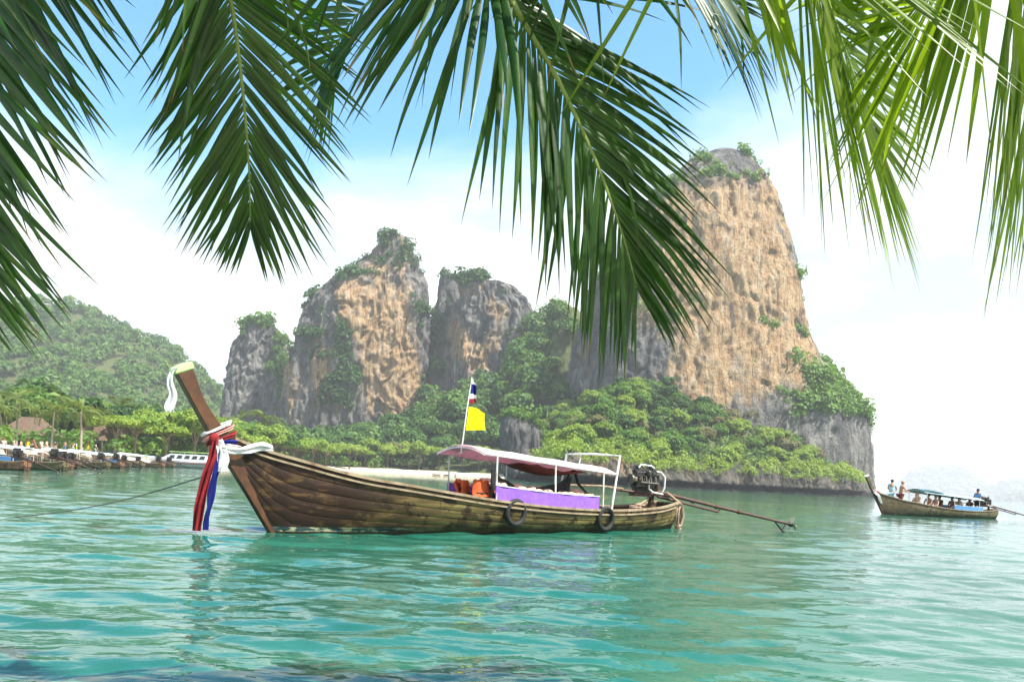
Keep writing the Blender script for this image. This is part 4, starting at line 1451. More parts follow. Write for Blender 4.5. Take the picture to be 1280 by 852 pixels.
# life jackets and drapes under the roof
def life_jacket(x, y, z, rz, tilt, col, label, s=1.0):
    o = on_boat('life_jacket', label, 'life jacket', 'life jackets under the roof')
    M3 = Matrix.Rotation(rz, 3, 'Z') @ Matrix.Rotation(tilt, 3, 'X')
    def T(v): return Vector((x, y, z)) + M3 @ (Vector(v) * s)
    for sx in (-1, 1):
        rows = []
        for i in range(9):
            f = i / 8
            w = .10 * (1 - .35 * max(0, f - .6) / .4)
            r = []
            for j in range(7):
                u = j / 6 - .5
                r.append(T((sx * (.115 - .02 * f) + u * 2 * w * .92, -.05 - .035 * math.cos(u * 3.1) + .03 * math.sin(f * 5), f * .46)))
            rows.append(r)
        mb = MB(); mb.sheet(rows if sx < 0 else rows, .065); mb.build('front_panel', MAT[col], o, True)
        mb = MB(); mb.tube([T((sx * .09, -.05, .44)), T((sx * .08, .02, .54)), T((sx * .08, .12, .46))], .035, 8); mb.build('shoulder', MAT[col], o, True)
    rows = [[T((u * .36 - .18, .10 + .02 * math.sin(u * 5), f * .46)) for u in np.linspace(0, 1, 6)] for f in np.linspace(0, 1, 6)]
    mb = MB(); mb.sheet(rows, .05); mb.build('back_panel', MAT[col], o, True)
    for zz in (.12, .28):
        mb = MB(); mb.tube([T((-.24, -.02, zz)), T((-.12, -.125, zz)), T((0, -.11, zz)), T((.12, -.125, zz)), T((.24, -.02, zz))], .026, 6, True); mb.build('strap', MAT['cloth_black'], o, True)
    return o
lj = [(4.30, -.05, .66, .5, -.4, 'orange life jacket leaning at the front post'), (4.70, -.50, .62, .25, -.25, 'orange life jacket with black straps beside the black drape'), (4.34, -.50, .68, -.35, -.45, 'orange life jacket propped on the front bench end'),
      (4.95, -.15, .58, .9, -.5, 'orange life jacket slumped behind the others')]
for x, y, z, rz, tl, lb in lj:
    life_jacket(x, y, z, rz, tl, 'cloth_orange', lb, .82)
pj = [(4.80, -.60, .90, .3, -1.45), (5.75, -.60, .83, .6, -1.5), (6.02, -.62, .80, -.3, -1.5), (6.82, -.62, .76, .1, -1.45), (7.12, -.60, .74, .4, -1.5), (7.60, -.58, .73, .4, -1.4)]
wl = ['peach life jacket lying under the first black drape', 'peach life jacket lying by the middle post', 'peach life jacket lying on the panel behind the middle post', 'peach life jacket lying under the second black drape', 'peach life jacket lying crosswise below the second drape', 'peach life jacket at the last post by the rear frame']
for (x, y, z, rz, tl), lb in zip(pj, wl):
    life_jacket(x, y, z, rz, tl, 'cloth_peach', lb)

def drape(label, pts_top, pts_bot, seed):
    o = None
    n = 20
    a = [Vector(p) for p in pts_top]; b = [Vector(p) for p in pts_bot]
    def along(ps, f):
        k = f * (len(ps) - 1); i = min(int(k), len(ps) - 2); return ps[i].lerp(ps[i + 1], k - i)
    rows = []
    for j in range(9):
        g = j / 8
        rows.append([along(a, i / n).lerp(along(b, i / n), g) + Vector((0, .03 * math.sin(i * .8 + g * 3 + seed), -.05 * math.sin(g * 3.14) * math.sin(i / n * 3.14))) for i in range(n + 1)])
    mb = MB(); mb.sheet(rows, .01)
    ob = mb.build('drape', MAT['cloth_black'], None, True)
    ob.matrix_world = MBOAT
    tag(ob, label, 'cloth', 'black cloths hung under the roof')
drape('black cloth hung from the front post beside the orange life jackets', [(4.44, -.70, 1.32), (4.9, -.50, 1.14), (5.5, -.35, .98)], [(4.42, -.72, .62), (4.75, -.55, .92), (5.45, -.35, .93)], 1)
drape('black cloth hung like a hammock towards the rear frame', [(5.95, -.4, .96), (6.6, -.45, 1.08), (7.05, -.45, 1.26)], [(6.2, -.4, .80), (6.7, -.45, .80), (7.05, -.45, .80)], 2)
q = MB(); q.tube([(7.02, -.3, 1.15), (7.15, -.35, 1.38), (7.20, -.4, 1.40)], .02, 6); q.tube([(7.2, -.4, 1.40), (7.32, -.42, 1.1), (7.70, -.5, .78)], [.03, .035, .02], 6)
o = q.build('hanging_strap', MAT['cloth_black'], None, True); o.matrix_world = MBOAT; tag(o, 'black strap hanging from the roof at the rear of the purple panel', 'strap')
# sagging maroon cloth below the roof
rows = [[Vector((s, f * .62, 1.60 - .26 * (s - 4.15) / 4.1 - .02 - .16 * math.sin((s - 5.8) / 1.6 * math.pi) * (1 - .5 * f * f) + .02 * math.sin(s * 9 + f * 5))) for f in np.linspace(-1, 1, 11)] for s in np.linspace(5.8, 7.4, 18)]
mb = MB(); mb.sheet([r[::-1] for r in rows], .01); o = mb.build('slung_cloth', MAT['cloth_maroon'], None, True); o.matrix_world = MBOAT; tag(o, 'dark maroon cloth slung in a belly under the canvas roof', 'cloth')

bn = on_boat('bench', 'long slatted bench behind the near purple panel', 'bench')
for k in range(4):
    q = MB(); sweep_rect(q, [(x_, -.66 + k * .14, float(gun(x_)) + .17) for x_ in np.linspace(4.6, 7.6, 8)], .12, .03); q.build('slat', MAT['deck_wood'], bn)
for x_ in (4.8, 6.1, 7.4):
    q = MB(); q.box((x_, -.45, float(gun(x_)) - .06), (.06, .5, .42)); q.build('leg', MAT['deck_wood'], bn)

# ropes at the stern and the mooring line
o = on_boat('rope_coil', 'tan rope looped over the stern and hanging to the water', 'rope')
for k in range(3):
    q = MB(); pts = []
    for i in range(26):
        a = 2 * math.pi * i / 25
        pts.append((11.52 + .17 * math.sin(a) + .02 * k, -.16 - .05 * k + .07 * math.sin(a), .33 - .02 * k + (.27 + .03 * k) * math.cos(a)))
    q.tube(pts, .022, 6); q.build('loop', MAT['rope_tan'], o, True)
q = MB(); q.tube([(10.9, -.26, .98), (11.1, -.30, .86), (11.55, -.28, .66), (11.72, -.24, .36), (11.66, -.22, .10), (11.48, -.20, .04)], [.025, .035, .045, .05, .045, .03], 7); q.build('hose', MAT['rope_tan'], o, True)
o = on_boat('deck_rope', 'heap of brown rope lying on the stern thwart', 'rope')
for k in range(5):
    q = MB(); q.torus((9.75 + .06 * math.sin(k * 2), -.22 + .05 * math.cos(k * 2.3), .50 + .032 * k), .17 - .012 * k, .02, 'z', 20, 6); q.build('turn', MAT['rope_tan'], o, True)
q = MB(); q.tube([(9.6, -.2, .58), (10.1, -.1, .66), (10.5, 0, .80)], .03, 6); q.build('strut', MAT['rail_wood'], o, True)
A = MBOAT @ Vector((-.98, -.05, 1.02)); B = Vector((-9.15, 14.4, -.02))
q = MB(); q.tube([A.lerp(B, f) + Vector((0, 0, -.14 * math.sin(f * math.pi))) for f in np.linspace(0, 1, 20)], .011, 6)
o = q.build('mooring_line', MAT['rope_grey'], None, True); tag(o, 'thin grey mooring line running from the prow down into the sea', 'rope')


# ------------------------------------------------------------------ people
def skin_mesh(name, joints, bones, mat, levels=1):
    bm = bmesh.new()
    lay = bm.verts.layers.skin.verify()
    vs = {}
    for i, (k, (co, r)) in enumerate(joints.items()):
        v = bm.verts.new(co); v[lay].radius = (r, r) if not hasattr(r, '__len__') else r
        v[lay].use_root = (i == 0)
        vs[k] = v
    for a, b in bones:
        bm.edges.new((vs[a], vs[b]))
    me = bpy.data.meshes.new('tmp'); bm.to_mesh(me); bm.free()
    ob = bpy.data.objects.new('tmp', me); COL.objects.link(ob)
    ob.modifiers.new('skin', 'SKIN').use_smooth_shade = True
    sb = ob.modifiers.new('sub', 'SUBSURF'); sb.levels = levels; sb.render_levels = levels
    dg = bpy.context.evaluated_depsgraph_get()
    out = bpy.data.meshes.new_from_object(ob.evaluated_get(dg))
    out.name = name
    bpy.data.objects.remove(ob); bpy.data.meshes.remove(me)
    out.materials.clear(); out.materials.append(mat)
    out.polygons.foreach_set('use_smooth', [True] * len(out.polygons))
    return out


def pose(kind):
    """joint positions, facing -y"""
    J = {}
    if kind == 'stand':
        pz, lean = .92, 0.0
    elif kind == 'lean':
        pz, lean = .90, .10
    else:
        pz, lean = .12, .05
    J['pelvis'] = ((0, 0, pz), (.145, .10)); J['spine'] = ((0, -lean * .5, pz + .22), (.125, .09)); J['chest'] = ((0, -lean, pz + .40), (.15, .10))
    J['neck'] = ((0, -lean * 1.2, pz + .55), .055); J['head'] = ((0, -lean * 1.3 - .02, pz + .65), (.078, .092)); J['crown'] = ((0, -lean * 1.3 - .01, pz + .76), (.06, .07))
    for sx, n in ((-1, 'l'), (1, 'r')):
        J['sh' + n] = ((sx * .175, -lean, pz + .47), .058)
        if kind == 'stand':
            J['el' + n] = ((sx * .25, -.04, pz + .20), .044); J['wr' + n] = ((sx * .24, -.22, pz + .06), .032); J['ha' + n] = ((sx * .22, -.31, pz + .05), .036)
        elif kind == 'lean':
            J['el' + n] = ((sx * .24, -lean - .10, pz + .22), .044); J['wr' + n] = ((sx * .16, -lean - .32, pz + .16), .032); J['ha' + n] = ((sx * .13, -lean - .40, pz + .15), .036)
        else:
            J['el' + n] = ((sx * .25, -.10, pz + .22), .044); J['wr' + n] = ((sx * .17, -.30, pz + .10), .032); J['ha' + n] = ((sx * .14, -.38, pz + .07), .036)
        J['hi' + n] = ((sx * .095, 0, pz - .06), .088)
        if kind in ('stand', 'lean'):
            J['kn' + n] = ((sx * .11, -.03 - lean * .6, .48), .058); J['an' + n] = ((sx * .12, .02, .08), .04); J['to' + n] = ((sx * .14, -.13, .035), .032)
        else:
            J['kn' + n] = ((sx * .13, -.43, pz + .02), .062); J['an' + n] = ((sx * .12, -.46, pz - .38), .04); J['to' + n] = ((sx * .13, -.60, pz - .42), .032)
    Bn = [('pelvis', 'spine'), ('spine', 'chest'), ('chest', 'neck'), ('neck', 'head'), ('head', 'crown')]
    for n in 'lr':
        Bn += [('chest', 'sh' + n), ('sh' + n, 'el' + n), ('el' + n, 'wr' + n), ('wr' + n, 'ha' + n), ('pelvis', 'hi' + n), ('hi' + n, 'kn' + n), ('kn' + n, 'an' + n), ('an' + n, 'to' + n)]
    return J, Bn


simple('skin_tan', (0.42, 0.22, 0.13), 0.55, 0.12, 5.0, 0.4)
simple('skin_pale', (0.60, 0.38, 0.27), 0.55, 0.12, 5.0, 0.4)
simple('skin_brown', (0.20, 0.10, 0.06), 0.55, 0.12, 5.0, 0.4)
simple('hair_dark', (0.02, 0.015, 0.012), 0.6, 0.3, 20.0, 0.4)
simple('hair_fair', (0.30, 0.20, 0.10), 0.6, 0.3, 20.0, 0.4)
PBODY, PSHIRT, PSHORT, PHAIR = {}, {}, {}, {}


def grow(v, f):
    return tuple(x * f for x in v) if hasattr(v, '__len__') else v * f


for kd in ('stand', 'lean', 'sit'):
    J, Bn = pose(kd)
    body = skin_mesh('body', J, Bn, MAT['skin_tan'])
    PBODY[kd] = body
    keys = ['pelvis', 'spine', 'chest', 'shl', 'shr', 'ell', 'elr']
    Js = {k: (J[k][0], grow(J[k][1], 1.18)) for k in keys}
    for n in 'lr':
        a, b = Vector(J['sh' + n][0]), Vector(J['el' + n][0]); Js['el' + n] = (tuple(a.lerp(b, .6)), .062)
    PSHIRT[kd] = skin_mesh('shirt', Js, [('pelvis', 'spine'), ('spine', 'chest'), ('chest', 'shl'), ('chest', 'shr'), ('shl', 'ell'), ('shr', 'elr')], MAT['cloth_blue'])
    Jh = {'pelvis': (J['pelvis'][0], grow(J['pelvis'][1], 1.2))}
    for n in 'lr':
        a, b = Vector(J['hi' + n][0]), Vector(J['kn' + n][0])
        Jh['hi' + n] = (tuple(a), .108); Jh['kn' + n] = (tuple(a.lerp(b, .75)), .09)
    PSHORT[kd] = skin_mesh('shorts', Jh, [('pelvis', 'hil'), ('pelvis', 'hir'), ('hil', 'knl'), ('hir', 'knr')], MAT['cloth_blue'])
    h = Vector(J['head'][0]); c = Vector(J['crown'][0])
    mb = MB(); mb.ball((h.x, h.y + .025, h.z + .065), .105, 14, 9, (.88, 1.0, .92)); PHAIR[kd] = mb.mesh('hair', MAT['hair_dark'], True)


def person(kind, loc, rz, label, group, skin='skin_tan', shirt=None, shorts='cloth_blue', hair='hair_dark', s=1.0):
    o = empty('person', loc, rz, s, label=label, category='person', group=group)
    def slot(ob, m):
        ob.material_slots[0].link = 'OBJECT'; ob.material_slots[0].material = MAT[m]
    slot(link('body', PBODY[kind], o), skin)
    if shirt: slot(link('shirt', PSHIRT[kind], o), shirt)
    if shorts: slot(link('shorts', PSHORT[kind], o), shorts)
    slot(link('hair', PHAIR[kind], o), hair)
    return o


# ------------------------------------------------------------------ second longtail, carrying passengers
B2 = empty('longtail_boat', (22.3, 48.0, 0.02), R(22), .85, label='brown longtail boat under way with passengers below a pale blue roof', category='boat')
longtail(B2, 'hull_wood_pale', 'cloth_sky', False, (3.0, 9.1), 'cloth_cyan', 'cloth_cyan', (14.2, -2.2, -.05), True, False, (6.0, 9.2), 'cloth_teal')
bpy.context.view_layer.update()
M2 = B2.matrix_world.copy()


def p2(s, y, z): return M2 @ Vector((s, y, z))


sh2 = empty('sash', (0, 0, 0), label='pale cloths tied round the prow of the passenger boat', category='sash')
sh2.matrix_world = M2
cloth_strip([(-1.08, -.15, 1.7), (-.85, -.16, 1.45), (-.62, -.18, 1.30), (-.42, -.16, .95), (-.25, -.15, .75)], [.10, .20, .22, .16, .10], (.8, 0, .5), .02, .03, 31, 20, 7).build('white_end', MAT['cloth_white'], sh2, True)
cloth_strip([(-1.06, -.12, 1.5), (-.80, -.14, 1.55), (-.52, -.15, 1.52)], [.12, .14, .12], (0, -.2, 1), .02, .03, 32, 14, 7).build('wound_band', MAT['cloth_pink'], sh2, True)
q = MB(); q.prism([(-1.735, 2.53), (-1.44, 2.66), (-1.48, 2.74), (-1.80, 2.60)], -.10, .10); q.build('cap_cloth', MAT['cloth_white'], sh2, False, .02)

R2 = R(22)
G2 = 'people aboard the passenger boat'
crew = [('lean', .75, .0, 1.12 - .62, R2 + R(120), 'person in a pale blue shirt leaning at the prow of the passenger boat', 'skin_tan', 'cloth_cyan', 'cloth_cyan', 'hair_dark'),
        ('lean', 1.55, -.05, 1.0 - .58, R2 + R(70), 'bare-backed person in brown shorts standing on the foredeck', 'skin_tan', None, 'cloth_maroon', 'hair_fair'),
        ('sit', 3.1, -.25, .62, R2 - R(95), 'fair-haired bare-shouldered person seated at the front edge of the roof', 'skin_pale', None, 'cloth_peach', 'hair_fair'),
        ('sit', 3.6, .30, .50, R2 - R(80), 'pale person in a peach top half hidden beside the front passenger', 'skin_pale', 'cloth_peach', 'cloth_white', 'hair_fair'),
        ('sit', 4.15, -.25, .52, R2 - R(85), 'dark-haired person with bare brown shoulders under the teal roof edge', 'skin_tan', None, 'cloth_black', 'hair_dark'),
        ('sit', 4.85, -.30, .46, R2 - R(100), 'fair-haired person in a peach top seated under the roof', 'skin_pale', 'cloth_peach', 'cloth_peach', 'hair_fair'),
        ('sit', 5.45, -.10, .46, R2 - R(90), 'dark-haired person in a black top just ahead of the blue panel', 'skin_brown', 'cloth_black', 'cloth_black', 'hair_dark'),
        ('sit', 6.55, -.25, .42, R2 - R(90), 'dark-haired person in brown leaning over the front of the blue panel', 'skin_brown', 'cloth_maroon', 'cloth_black', 'hair_dark'),
        ('sit', 7.3, -.20, .40, R2 - R(80), 'dark-haired person in white above the middle of the blue panel', 'skin_tan', 'cloth_white', 'cloth_black', 'hair_dark'),
        ('sit', 8.55, -.10, .40, R2 - R(95), 'long dark-haired person seated alone near the engine', 'skin_brown', 'cloth_black', 'cloth_black', 'hair_dark'),
        ('stand', 9.35, -.05, .16, R2 - R(90), 'boatman in a blue shirt and dark trousers standing at the tiller', 'skin_brown', 'cloth_sky', 'cloth_black', 'hair_dark')]
for kd, s, y, z, rz, lb, sk, sh, so, ha in crew:
    person(kd, p2(s, y, z), rz, lb, G2, sk, sh, so, ha)

# ------------------------------------------------------------------ longtails drawn up along the beach
moor = [(35, 50, 'hull_wood_red', 'cloth_white', None), (72, 55, 'hull_wood_pale', 'cloth_white', 'cloth_sky'), (92, 61, 'hull_wood_red', 'cloth_white', None), (108, 67, 'hull_wood_pale', 'cloth_pink', None),
        (132, 74, 'hull_wood_pale', 'cloth_white', None), (148, 81, 'hull_wood_red', 'cloth_cyan', None), (168, 89, 'hull_wood_pale', 'cloth_white', None), (183, 96, 'hull_wood_pale', 'cloth_white', 'cloth_sky'), (200, 104, 'hull_wood_red', 'cloth_white', None), (216, 113, 'hull_wood_pale', 'cloth_cyan', None)]
proto_moor = {}
first = {}
ordn = ['first', 'second', 'third', 'fourth', 'fifth', 'sixth', 'seventh', 'eighth', 'ninth', 'tenth']
cw = {'cloth_white': 'white', 'cloth_pink': 'pink', 'cloth_cyan': 'pale blue'}
for i, (px, d, wd, roof, pan) in enumerate(moor):
    key = (wd, roof, pan)
    lb = f"{'reddish' if 'red' in wd else 'pale brown'} beached longtail with {cw[roof]} roof, {ordn[i]} in the row from the huts"
    rz = R(-14 + 7 * math.sin(i * 2.3))
    sx = (px - 640) / 1000 * d
    c, s = math.cos(rz), math.sin(rz)
    loc = (sx - 10.4 * c, d - 10.4 * s, -.02)
    sc = .92 + .06 * math.sin(i * 1.7)
    if key not in proto_moor:
        o = empty('longtail_boat', loc, rz, sc, label=lb, category='boat', group='longtail boats drawn up on the beach')
        longtail(o, wd, pan, False, (4.15, 8.25), roof, roof, (14.2, .8 * math.sin(i * 3.1) - .3, .05), False, False)
        proto_moor[key] = o
    else:
        o = copy_tree(proto_moor[key]); o.location = loc; o.rotation_euler = (0, 0, rz); o.scale = (sc,) * 3; o['label'] = lb
    if i in (0, 3, 5, 6):
        f = empty('flagstaff', (loc[0] + 4.6 * c, loc[1] + 4.6 * s, 1.55), rz + .9 * math.sin(i * 2.0), .62 + .18 * math.sin(i * 3.3), label=f'small yellow pennant on a pole above the {ordn[i]} beached longtail', category='flag', group='pennants over the beached boats')
        q = MB(); q.tube([(0, 0, -.15), (.10, 0, 1.5)], .025, 6); q.build('pole', MAT['rail_wood'], f, True)
        for nm, z0, z1, w, mt in (('yellow_flag', .35, .85, .5, 'cloth_yellow'), ('pale_flag', .9, 1.4, .3, 'cloth_white' if i % 3 else 'cloth_maroon')):
            q = MB(); q.sheet([[(.06 * z + .02 + u * w, .08 * math.sin(u * 5 + i), z + .12 * u * (1 if z > z0 else -.3)) for u in np.linspace(0, 1, 7)] for z in (z0, (z0 + z1) / 2, z1)], .006); q.build(nm, MAT[mt], f, True)


# ------------------------------------------------------------------ white speedboat
sb = empty('speedboat', (-53.6, 118, 0.0), R(-6), 1.15, label='white speedboat with dark windows and a flat roof behind the prow ribbons', category='boat')
simple('white_paint', (0.78, 0.79, 0.80), 0.3, 0.06, 3.0, 0.5)
simple('dark_glass', (0.03, 0.04, 0.05), 0.08, 0.2, 3.0, 0.6)
T = np.linspace(0, 1, 7)
rows = []
for s in np.linspace(0, 9, 24):
    b = 1.25 * min(1, (s / 3.4 + .02)) ** .55; g = 1.15 - .35 * min(1, s / 6); k = -.3 + .9 * max(0, 1 - s / 1.6) ** 2
    rows.append([(s, -b * (1 - (1 - t) ** 2), k + (g - k) * t) for t in T] + [(s, b * (1 - (1 - t) ** 2), k + (g - k) * t) for t in T[::-1]])
q = MB(); q.grid(rows); q.add(rows[-1], [tuple(range(14))]); q.add([(r[6][0], r[6][1], r[6][2]) for r in rows] + [(r[7][0], r[7][1], r[7][2]) for r in rows[::-1]], [tuple(range(48))]); q.build('hull', MAT['white_paint'], sb, True)
q = MB()
for sd in (-1, 1): sweep_rect(q, [(s, sd * (1.25 * min(1, (s / 3.4 + .02)) ** .55 + .03), .55) for s in np.linspace(.6, 8.9, 20)], .05, .14)
q.build('rubbing_band', MAT['cloth_maroon'], sb)
q = MB(); q.prism([(2.0, 1.0), (3.4, 1.72), (8.2, 1.70), (8.4, .85)], -1.0, 1.0); cb = q.build('cabin', MAT['white_paint'], sb, False, .04)
for i in range(5):
    q = MB(); x0 = 3.2 + i * 1.0; q.prism([(x0, 1.12), (x0 + .25, 1.55), (x0 + .85, 1.55), (x0 + .72, 1.12)], -1.02, 1.02); q.build('window', MAT['dark_glass'], cb)
q = MB(); q.add([(2.30, -.85, 1.14), (2.30, .85, 1.14), (3.15, .8, 1.58), (3.15, -.8, 1.58)], [(0, 1, 2, 3)]); q.v = [(a - .03, b, c + .03) for a, b, c in q.v]; q.build('windscreen', MAT['dark_glass'], cb)
q = MB(); q.box((5.9, 0, 1.98), (5.4, 2.1, .07)); q.build('roof', MAT['cloth_pale_green'], sb, False, .03)
for x in (3.5, 5.2, 6.8, 8.3):
    for y in (-.95, .95):
        q = MB(); q.tube([(x, y, 1.6), (x + .1, y, 1.97)], .03, 6); q.build('post', MAT['white_metal'], sb)
for y in (-.4, .4):
    q = MB(); q.box((9.2, y, .75), (.4, .35, .7), None, .8); q.build('outboard_motor', MAT['engine_black'], sb, False, .05)

# ------------------------------------------------------------------ huts, palms and people behind the beached boats
simple('thatch', (0.12, 0.085, 0.06), 0.95, 0.35, 2.5, 0.1, bump=0.8)
simple('hut_wall', (0.10, 0.20, 0.17), 0.8, 0.25, 2.0, 0.2)
simple('hut_dark', (0.025, 0.025, 0.025), 0.7, 0.2, 3.0, 0.3)
simple('timber', (0.22, 0.16, 0.10), 0.8, 0.3, 3.0, 0.2)


def hut(x, y, w, dp, h, rz, label, wall='hut_wall'):
    z = float(land_h(x, y)[0])
    o = empty('thatched_hut', (x, y, z), rz, label=label, category='hut', group='huts behind the beach')
    q = MB(); q.box((0, 0, h / 2), (w, dp, h)); q.build('wall', MAT[wall], o)
    rows = []
    rh = h * 1.05
    q = MB()
    ev, rd = .9, w * .22
    e = [(-w / 2 - ev, -dp / 2 - ev, h - .35), (w / 2 + ev, -dp / 2 - ev, h - .35), (w / 2 + ev, dp / 2 + ev, h - .35), (-w / 2 - ev, dp / 2 + ev, h - .35)]
    r = [(-rd, 0, h + rh), (rd, 0, h + rh)]
    q.add(e + r, [(0, 1, 5, 4), (1, 2, 5), (2, 3, 4, 5), (3, 0, 4), (3, 2, 1, 0)])
    q.build('roof', MAT['thatch'], o, False, .12)
    q = MB(); q.box((-w * .1, -dp / 2 - .03, 1.0), (.95, .08, 2.0)); q.build('door', MAT['hut_dark'], o)
    for sx in (-.36, .28):
        q = MB(); q.box((w * sx, -dp / 2 - .03, 1.4), (1.0, .08, .9)); wn = q.build('window', MAT['hut_dark'], o)
        q = MB(); q.box((w * sx, -dp / 2 - .06, .9), (1.2, .14, .09)); q.build('sill', MAT['timber'], wn)
    for sx in (-.5, -.17, .17, .5):
        q = MB(); q.tube([(w * sx, -dp / 2 - ev * .8, -.4), (w * sx, -dp / 2 - ev * .8, h - .2)], .08, 6); q.build('post', MAT['timber'], o)


hut(-76, 126, 6.5, 4.5, 2.6, R(8), 'green-walled thatched hut standing under the leaning coconut palms')
hut(-73, 140, 6.0, 4.5, 2.6, R(-5), 'thatched hut half hidden behind the palm trunks')


def palm_proto(seed, h=7.0, nf=17, L=3.3):
    g = random.Random(seed)
    lean = Vector((g.uniform(-1.2, 1.2), g.uniform(-.6, .6), 0))
    pts = [lean * (f ** 1.8) + Vector((0, 0, -.6 + (h + .6) * f)) for f in np.linspace(0, 1, 8)]
    q = MB(); q.tube(pts, [.24, .19, .165, .155, .15, .145, .14, .13], 8); tm = q.mesh('trunk', MAT['palm_bark'], True)
    # one frond shared by the whole crown
    V, Q = [], []
    n = 22
    rows = []
    for i in range(n + 1):
        u = i / n
        x = L * (math.sin(u * 1.45) / math.sin(1.45)) * (1 - .10 * u); z = L * (.42 * u - .85 * u * u)
        rows.append((x, z))
    def at(u):
        k = u * n; i = min(int(k), n - 1); f = k - i
        return (rows[i][0] * (1 - f) + rows[i + 1][0] * f, rows[i][1] * (1 - f) + rows[i + 1][1] * f)
    q = MB(); q.tube([(a, 0, b) for a, b in rows[::3]], [.035 * (1 - .8 * j / 8) for j in range(len(rows[::3]))], 5)
    for side in (-1, 1):
        for i in range(30):
            u = .12 + .88 * i / 30
            x, z = at(u)
            ll = .85 * math.sin(.35 + u * 2.3) + .12
            a = .95 - .55 * u
            dx, dy = math.cos(a), side * math.sin(a)
            w = .045
            p0 = Vector((x, 0, z)); p1 = p0 + Vector((dx * ll * .5, dy * ll * .5, -.05 * ll)); p2_ = p0 + Vector((dx * ll * .88, dy * ll * .88, -.42 * ll))
            pw = Vector((-dy, dx, 0)) * w
            q.add([p0 - pw * .5, p0 + pw * .5, p1 + pw, p1 - pw, p2_], [(0, 1, 2, 3), (3, 2, 4)])
    fm = q.mesh('frond', MAT['leaf_palm'])
    return tm, fm, Vector((lean.x, lean.y, h))


PALMS = [palm_proto(1, 7.2), palm_proto(5, 6.2), palm_proto(9, 8.0)]
pal = [(-2, 508, 112, 'tall coconut palm beside the first hut', 0), (22, 500, 118, 'coconut palm with a broad crown in front of the first hut', 2), (68, 514, 112, 'coconut palm leaning in front of the green hut', 0), (46, 517, 135, 'coconut palm rising behind the green hut roof', 1), (101, 514, 116, 'coconut palm leaning over the middle hut', 1), (122, 520, 140, 'coconut palm at the edge of the spreading trees', 2),
       (300, 525, 225, 'coconut palm below the small grey cliff', 2), (332, 527, 240, 'coconut palm beside the small grey cliff foot', 0), (150, 512, 170, 'coconut palm behind the flat-topped trees', 2), (8, 520, 145, 'coconut palm half hidden behind the first hut', 1)]
for i, (px, py, d, lb, k) in enumerate(pal):
    tm, fm, top = PALMS[k]
    c = P(px, py, d)
    z = float(land_h(c.x, c.y)[0])
    sc = max(.75, (c.z - z) / top.z)
    rz = random.uniform(0, 6.28)
    off = Matrix.Rotation(rz, 3, 'Z') @ (top * sc)
    o = empty('coconut_palm', (c.x - off.x, c.y - off.y, z), rz, sc, label=lb, category='palm tree', group='coconut palms behind the beach')
    link('trunk', tm, o)
    for j in range(19):
        fr = link('frond', fm, o, top)
        ring = j / 19
        fr.rotation_euler = (random.uniform(-.25, .25), R(-52 + 78 * ((j * 7) % 19) / 19), j * 2.39996)
        fr.scale = (random.uniform(.85, 1.1),) * 3

bw = ['cloth_white', 'cloth_pink', 'cloth_peach', 'cloth_maroon', 'cloth_sky', 'cloth_white', 'cloth_peach', 'cloth_black']
wn_ = ['white', 'pink', 'peach', 'dark red', 'blue', 'plain white', 'tan', 'black']
for i in range(16):
    d = 92 + 3.2 * i + random.uniform(-1, 1)
    px = 6 + i * 8.5 + random.uniform(-3, 3)
    x = (px - 640) / 1000 * d
    z = float(land_h(x, d)[0])
    if z < 0.05: continue
    k = i % 8
    person('stand', (x, d, z), random.uniform(0, 6.28), f"person in a {wn_[k]} top standing on the sand {'by the huts' if i < 8 else 'near the spreading trees'}", 'people on the beach', ['skin_tan', 'skin_pale', 'skin_brown'][i % 3], bw[k], bw[(k + 3) % 8])
for i in range(3):
    x, y = -30 + i * 4.2, 303 - i * .4
    o = empty('beach_boat', (x, y - 2.2, max(0.05, float(land_h(x, y - 2.2)[0]))), R(20 + 30 * i), .55, label=['small red boat drawn up on the cove sand', 'small red boat next to two others on the cove sand', 'small red boat at the end of the cove sand'][i], category='boat', group='red boats on the cove beach')
    q = MB()
    rows = [[(s, -.6 * math.sin(math.pi * (s + .3) / 6.6) ** .6 * (1 - (1 - t) ** 2), .1 * abs(s - 3) ** 1.5 * .5 + t * .75) for t in np.linspace(0, 1, 5)] for s in np.linspace(0, 6, 14)]
    q.sheet(rows, .03); q.sheet([[(a, -b, c) for a, b, c in r][::-1] for r in rows], .03); q.build('hull', MAT['cloth_red'], o, True)
    for s in (1.6, 3.2, 4.6):
        q = MB(); q.box((s, 0, .6), (.3, 1.0, .05)); q.build('thwart', MAT['timber'], o)

